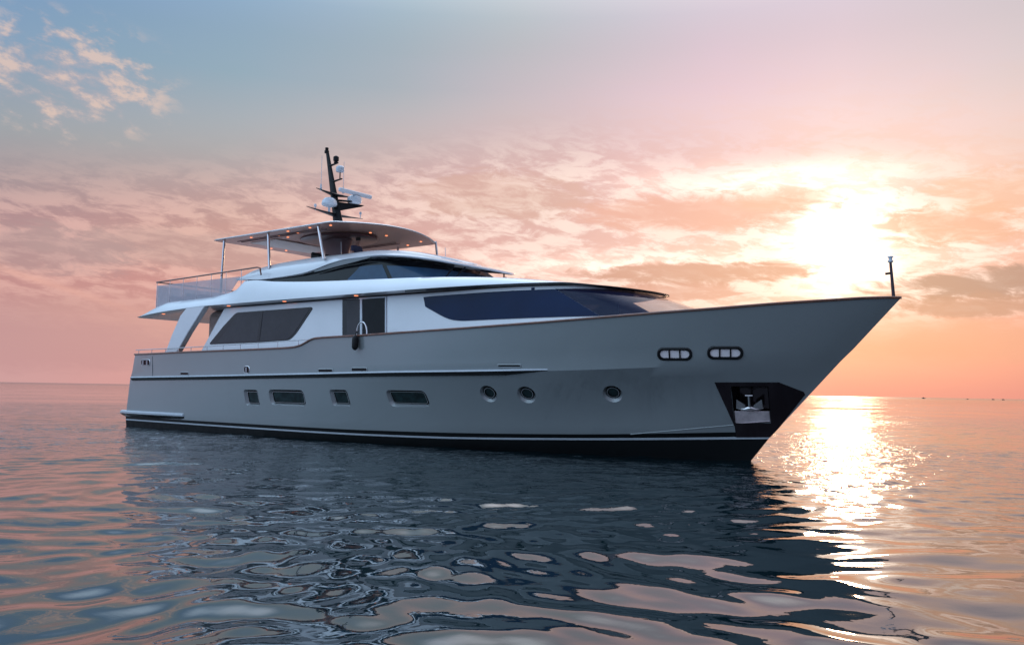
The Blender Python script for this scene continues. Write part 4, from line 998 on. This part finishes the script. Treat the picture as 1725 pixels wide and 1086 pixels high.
m_ = MB(); m_.lathe((X1, 0, p[2]+0.30), [(0.05, -0.02), (0.16, 0.01), (0.18, 0.05), (0.18, 0.20), (0.12, 0.26), (0.03, 0.28)], 20); child(m_, 'small_radome', 'dome')
# open array radar
p, q = ax(570, 321, x=11.3), ax(624, 331, x=11.3); z = (p[2]+q[2])/2
yc = (p[1]+q[1])/2
m_ = MB(); m_.box((11.35, yc, z), (0.16, abs(q[1]-p[1]), 0.17), rz=0.0); RA = child(m_, 'radar_scanner', 'dome', bevel=0.05)
m_ = MB(); m_.lathe((11.35, yc, z-0.36), [(0.15, 0), (0.17, 0.05), (0.15, 0.2), (0.07, 0.26)], 16); child(m_, 'radar_pedestal', 'dome', RA)
m_ = MB(); m_.tube([(10.85, 0, z-0.36), (11.35, yc, z-0.36)], [0.12, 0.10], 8, flat=0.4); child(m_, 'radar_bracket', 'mastm')
# domes
p = ax(554.5, 352, x=10.9); m_ = MB(); m_.lathe((10.9, p[1], p[2]), [(0.05, -0.18), (0.05, 0.06), (0.18, 0.10), (0.30, 0.14), (0.33, 0.20), (0.30, 0.34), (0.20, 0.45), (0.06, 0.50)], 24); child(m_, 'satellite_dome', 'dome')
p = ax(597, 343.5, x=11.2); m_ = MB(); m_.lathe((11.2, p[1], p[2]), [(0.20, 0.0), (0.30, 0.05), (0.32, 0.14), (0.30, 0.26), (0.20, 0.34), (0.06, 0.38)], 24); child(m_, 'satellite_dome', 'dome')
m_ = MB(); m_.add([(11.0, 0, p[2]-0.02), (11.35, p[1]+0.45, p[2]-0.0), (10.95, p[1]+0.45, p[2]-0.0), (10.7, 0, p[2]-0.02), (11.1, 0, p[2]-0.42), (11.2, p[1]+0.40, p[2]-0.06), (11.05, p[1]+0.40, p[2]-0.06), (10.85, 0, p[2]-0.42)], [(0,1,2,3),(4,7,6,5),(0,4,5,1),(1,5,6,2),(2,6,7,3),(3,7,4,0)]); child(m_, 'dome_platform', 'mastm')
for px, py, ytop, r in ((540.5, 321, 262, 0.010), (578, 326, 272, 0.010)):
    p = ax(px, py, x=10.85); q = ax(px, ytop, x=10.85); m_ = MB(); m_.tube([(10.85, p[1], p[2]), (10.85, p[1], q[2])], r, 6); m_.lathe((10.85, p[1], p[2]), [(0.03, 0), (0.05, 0.05), (0.03, 0.28)], 8); child(m_, 'whip_antenna', 'dome')
for px, py in ((531, 354), (607, 367)):
    p = ax(px, py, x=10.85); m_ = MB(); m_.lathe((10.85, p[1], p[2]), [(0.02, 0), (0.02, 0.14), (0.055, 0.15), (0.05, 0.26)], 8); child(m_, 'gps_antenna', 'dome')
# bow staff with light
a, b2 = aty(1500, 441, 0), aty(1507, 503, 0)
st = rail([(b2[0]-0.02, 0, b2[2]-0.10), (b2[0]-0.02, 0, b2[2]), (a[0], 0, a[2])], [0.05, 0.045, 0.035], 'jackstaff', 'dark_steel')
m_ = MB(); m_.lathe((a[0], 0, a[2]-0.02), [(0.05, 0), (0.075, 0.02), (0.075, 0.05), (0.05, 0.06), (0.05, 0.13), (0.08, 0.14), (0.07, 0.17)], 14); m_.build('bow_light', 'dome', st)
m_ = MB(); m_.tube([(a[0]+0.03, 0, a[2]-0.30), (a[0]-0.12, -0.06, a[2]-0.32)], 0.03, 8); m_.build('cleat', 'rubber', st)

# ------------------------------------------------------------------ separate things
p = aty(600.5, 573, -3.86)
FT = empty('boat_fender', (p[0], -3.92, float(zS(p[0]))-0.42)); tag(FT, 'small black fender hanging on the grey hull below the side door', 'fender')
c_ = FT.location; m_ = MB(); m_.lathe((c_.x, c_.y, c_.z), [(0.03, -0.05), (0.09, 0.0), (0.11, 0.06), (0.11, 0.34), (0.08, 0.42), (0.03, 0.46)], 16); m_.build('fender_body', 'rubber', FT)
m_ = MB(); m_.tube([(c_.x, c_.y, c_.z+0.45), (c_.x, c_.y+0.02, c_.z+0.56), (c_.x, c_.y+0.15, c_.z+0.60)], 0.014, 6); m_.build('rope', 'rubber', FT)
for i, (px, py) in enumerate(((308, 498), (338, 494))):
    p = aty(px, py, -2.6); z0_ = float(U_in(p[0]))
    L = empty('sun_lounger', (p[0], -2.62, z0_+0.0)); tag(L, ('red sun lounger nearest the stern behind the flybridge glass rail', 'red sun lounger further forward, beside the slanted end of the flybridge rail')[i], 'sun lounger', 'sun loungers on the flybridge')
    for q in (-0.5, 0.5):
        for r_ in (-0.2, 0.2):
            m_ = MB(); m_.tube([(p[0]+q*0.8, -2.62+r_, z0_), (p[0]+q*0.8, -2.62+r_, z0_+0.16)], 0.02, 6); m_.build('leg', 'rubber', L)
    m_ = MB(); m_.box((p[0], -2.62, z0_+0.20), (1.15, 0.55, 0.10)); m_.build('cushion', 'red', L, bevel=0.03)
    m_ = MB(); m_.box((p[0]-0.55, -2.62, z0_+0.27), (0.22, 0.55, 0.12)); m_.build('headrest', 'rubber', L, bevel=0.03)

def person(loc, yaw):
    root = empty('person', loc); tag(root, 'person in a dark blue top standing at the flybridge helm under the hardtop', 'person')
    def skin_mesh(name, joints, edges, matn, sub=2, par=root):
        me = bpy.data.meshes.new(name); me.from_pydata([j[0] for j in joints], edges, []); o = bpy.data.objects.new(name, me); COL.objects.link(o); o.parent = par
        sk = o.modifiers.new('skin', 'SKIN'); 
        for i, j in enumerate(joints): me.skin_vertices[0].data[i].radius = (j[1], j[2] if len(j) > 2 else j[1])
        me.skin_vertices[0].data[0].use_root = True
        s_ = o.modifiers.new('sub', 'SUBSURF'); s_.levels = sub; s_.render_levels = sub
        d_ = bpy.context.evaluated_depsgraph_get(); d_.update(); n_ = bpy.data.meshes.new_from_object(o.evaluated_get(d_)); o.modifiers.clear(); o.data = n_; n_.name = name
        n_.materials.clear(); n_.materials.append(M[matn]); n_.polygons.foreach_set('use_smooth', [True]*len(n_.polygons)); return o
    J = [((0,0,0.95),0.15,0.12),((0.02,0,1.15),0.14,0.11),((0.06,0,1.36),0.17,0.12),((0.09,0,1.47),0.07),((0.12,0,1.55),0.055),((0.15,0,1.64),0.085,0.09),((0.15,0,1.70),0.07),
         ((0,0.10,0.88),0.085),((0.05,0.11,0.48),0.06),((0.0,0.11,0.09),0.042),((0.12,0.12,0.04),0.04),
         ((0,-0.10,0.88),0.085),((0.05,-0.11,0.48),0.06),((0.0,-0.11,0.09),0.042),((0.12,-0.12,0.04),0.04),
         ((0.06,0.20,1.38),0.06),((0.12,0.25,1.12),0.045),((0.36,0.20,1.06),0.034),((0.42,0.19,1.06),0.036),
         ((0.06,-0.20,1.38),0.06),((0.12,-0.25,1.12),0.045),((0.36,-0.20,1.06),0.034),((0.42,-0.19,1.06),0.036)]
    E = [(0,1),(1,2),(2,3),(3,4),(4,5),(5,6),(0,7),(7,8),(8,9),(9,10),(0,11),(11,12),(12,13),(13,14),(2,15),(15,16),(16,17),(17,18),(2,19),(19,20),(20,21),(21,22)]
    fing = []
    J2, E2 = list(J), list(E)
    for w_, s_ in ((18, 1), (22, -1)):
        for k, dy in enumerate((-0.03, -0.01, 0.01, 0.03)):
            a_ = len(J2); bx, by, bz = J[w_][0]
            J2.append(((bx+0.04, by+dy, bz+0.01), 0.010)); J2.append(((bx+0.075, by+dy, bz-0.01), 0.009)); J2.append(((bx+0.07, by+dy, bz-0.04), 0.008)); E2 += [(w_, a_), (a_, a_+1), (a_+1, a_+2)]
        a_ = len(J2); J2.append(((bx+0.01, by-s_*0.05, bz), 0.011)); J2.append(((bx+0.04, by-s_*0.055, bz-0.02), 0.009)); E2 += [(w_, a_), (a_, a_+1)]
    body = skin_mesh('body', J2, E2, 'skin')
    skin_mesh('shirt', [((0,0,0.95),0.165,0.135),((0.02,0,1.15),0.155,0.125),((0.06,0,1.36),0.185,0.135),((0.085,0,1.45),0.09),((0.06,0.20,1.38),0.075),((0.11,0.245,1.16),0.06),((0.06,-0.20,1.38),0.075),((0.11,-0.245,1.16),0.06)], [(0,1),(1,2),(2,3),(2,4),(4,5),(2,6),(6,7)], 'shirt')
    skin_mesh('trousers', [((0,0,0.93),0.17,0.14),((0,0.10,0.86),0.10),((0.05,0.11,0.48),0.075),((0.0,0.11,0.12),0.06),((0,-0.10,0.86),0.10),((0.05,-0.11,0.48),0.075),((0.0,-0.11,0.12),0.06)], [(0,1),(1,2),(2,3),(0,4),(4,5),(5,6)], 'rubber')
    m_ = MB(); m_.lathe((0.135, 0, 1.66), [(0.088, -0.02), (0.10, 0.03), (0.095, 0.09), (0.06, 0.125), (0.01, 0.135)], 16)
    me_ = bpy.data.meshes.new('hair'); me_.from_pydata(m_.V, [], m_.F); me_.materials.append(M['hair']); o = bpy.data.objects.new('hair', me_); COL.objects.link(o); o.parent = root
    m_ = MB(); m_.lathe((0.235, 0, 1.63), [(0.012, -0.02), (0.015, -0.01), (0.006, 0.02)], 8)
    me_ = bpy.data.meshes.new('nose'); me_.from_pydata(m_.V, [], m_.F); me_.materials.append(M['skin']); o = bpy.data.objects.new('nose', me_); COL.objects.link(o); o.parent = root
    root.rotation_euler = (0, 0, yaw)
pp = aty(603, 407, -0.9)
person((pp[0]-0.12, -0.9, 6.10), 0.0)

# tiny boats on the horizon
def far_boat(px, L, label, mastH):
    d_ = ray(px, 671); d2 = np.array([d_[0], d_[1]]); d2 /= np.linalg.norm(d2); Dd = 1500.0
    c_ = (CAM[0]+d2[0]*Dd, CAM[1]+d2[1]*Dd, 0.0); root = empty('fishing_boat', c_); tag(root, label, 'boat', 'distant boats on the horizon')
    a_ = YAW-math.pi/2; ux = np.array([math.cos(a_), math.sin(a_), 0]); uy = np.array([-math.sin(a_), math.cos(a_), 0]); c_ = np.array(c_)
    m_ = MB(); rws = []
    for x, hb, zb_, zt3 in ((-0.5, 0.14, 0.15, 0.20), (-0.3, 0.17, 0, 0.17), (0.1, 0.17, 0, 0.17), (0.35, 0.10, 0, 0.2), (0.52, 0.01, 0.15, 0.26)):
        rws.append([c_+ux*x*L+uy*hb*L*s_+np.array([0, 0, z*L]) for s_, z in ((-1, zt3), (-0.7, zb_-0.05), (0.7, zb_-0.05), (1, zt3))])
    m_.grid(rws, True, 0, True); m_.build('hull', 'boat', root)
    m_ = MB(); m_.box(tuple(c_+ux*-0.1*L+np.array([0, 0, 0.27*L])), (0.32*L, 0.22*L, 0.22*L), rz=a_); m_.build('cabin', 'boatw', root)
    m_ = MB(); m_.tube([c_+ux*-0.1*L+np.array([0, 0, 0.3*L]), c_+ux*-0.1*L+np.array([0, 0, mastH*L])], 0.03*L, 6); m_.build('mast', 'boat', root)
far_boat(1556, 5.5, 'dark speck of a boat on the horizon nearest the yacht bow, largest of the four', 0.5)
far_boat(1630, 3.2, 'tiny faint boat on the horizon, second one counting from the yacht bow', 0.55)
far_boat(1673, 4.0, 'tiny dark boat on the horizon, third one counting from the yacht bow', 0.5)
far_boat(1690, 4.2, 'tiny dark boat on the horizon, farthest from the yacht bow near the picture edge', 0.5)
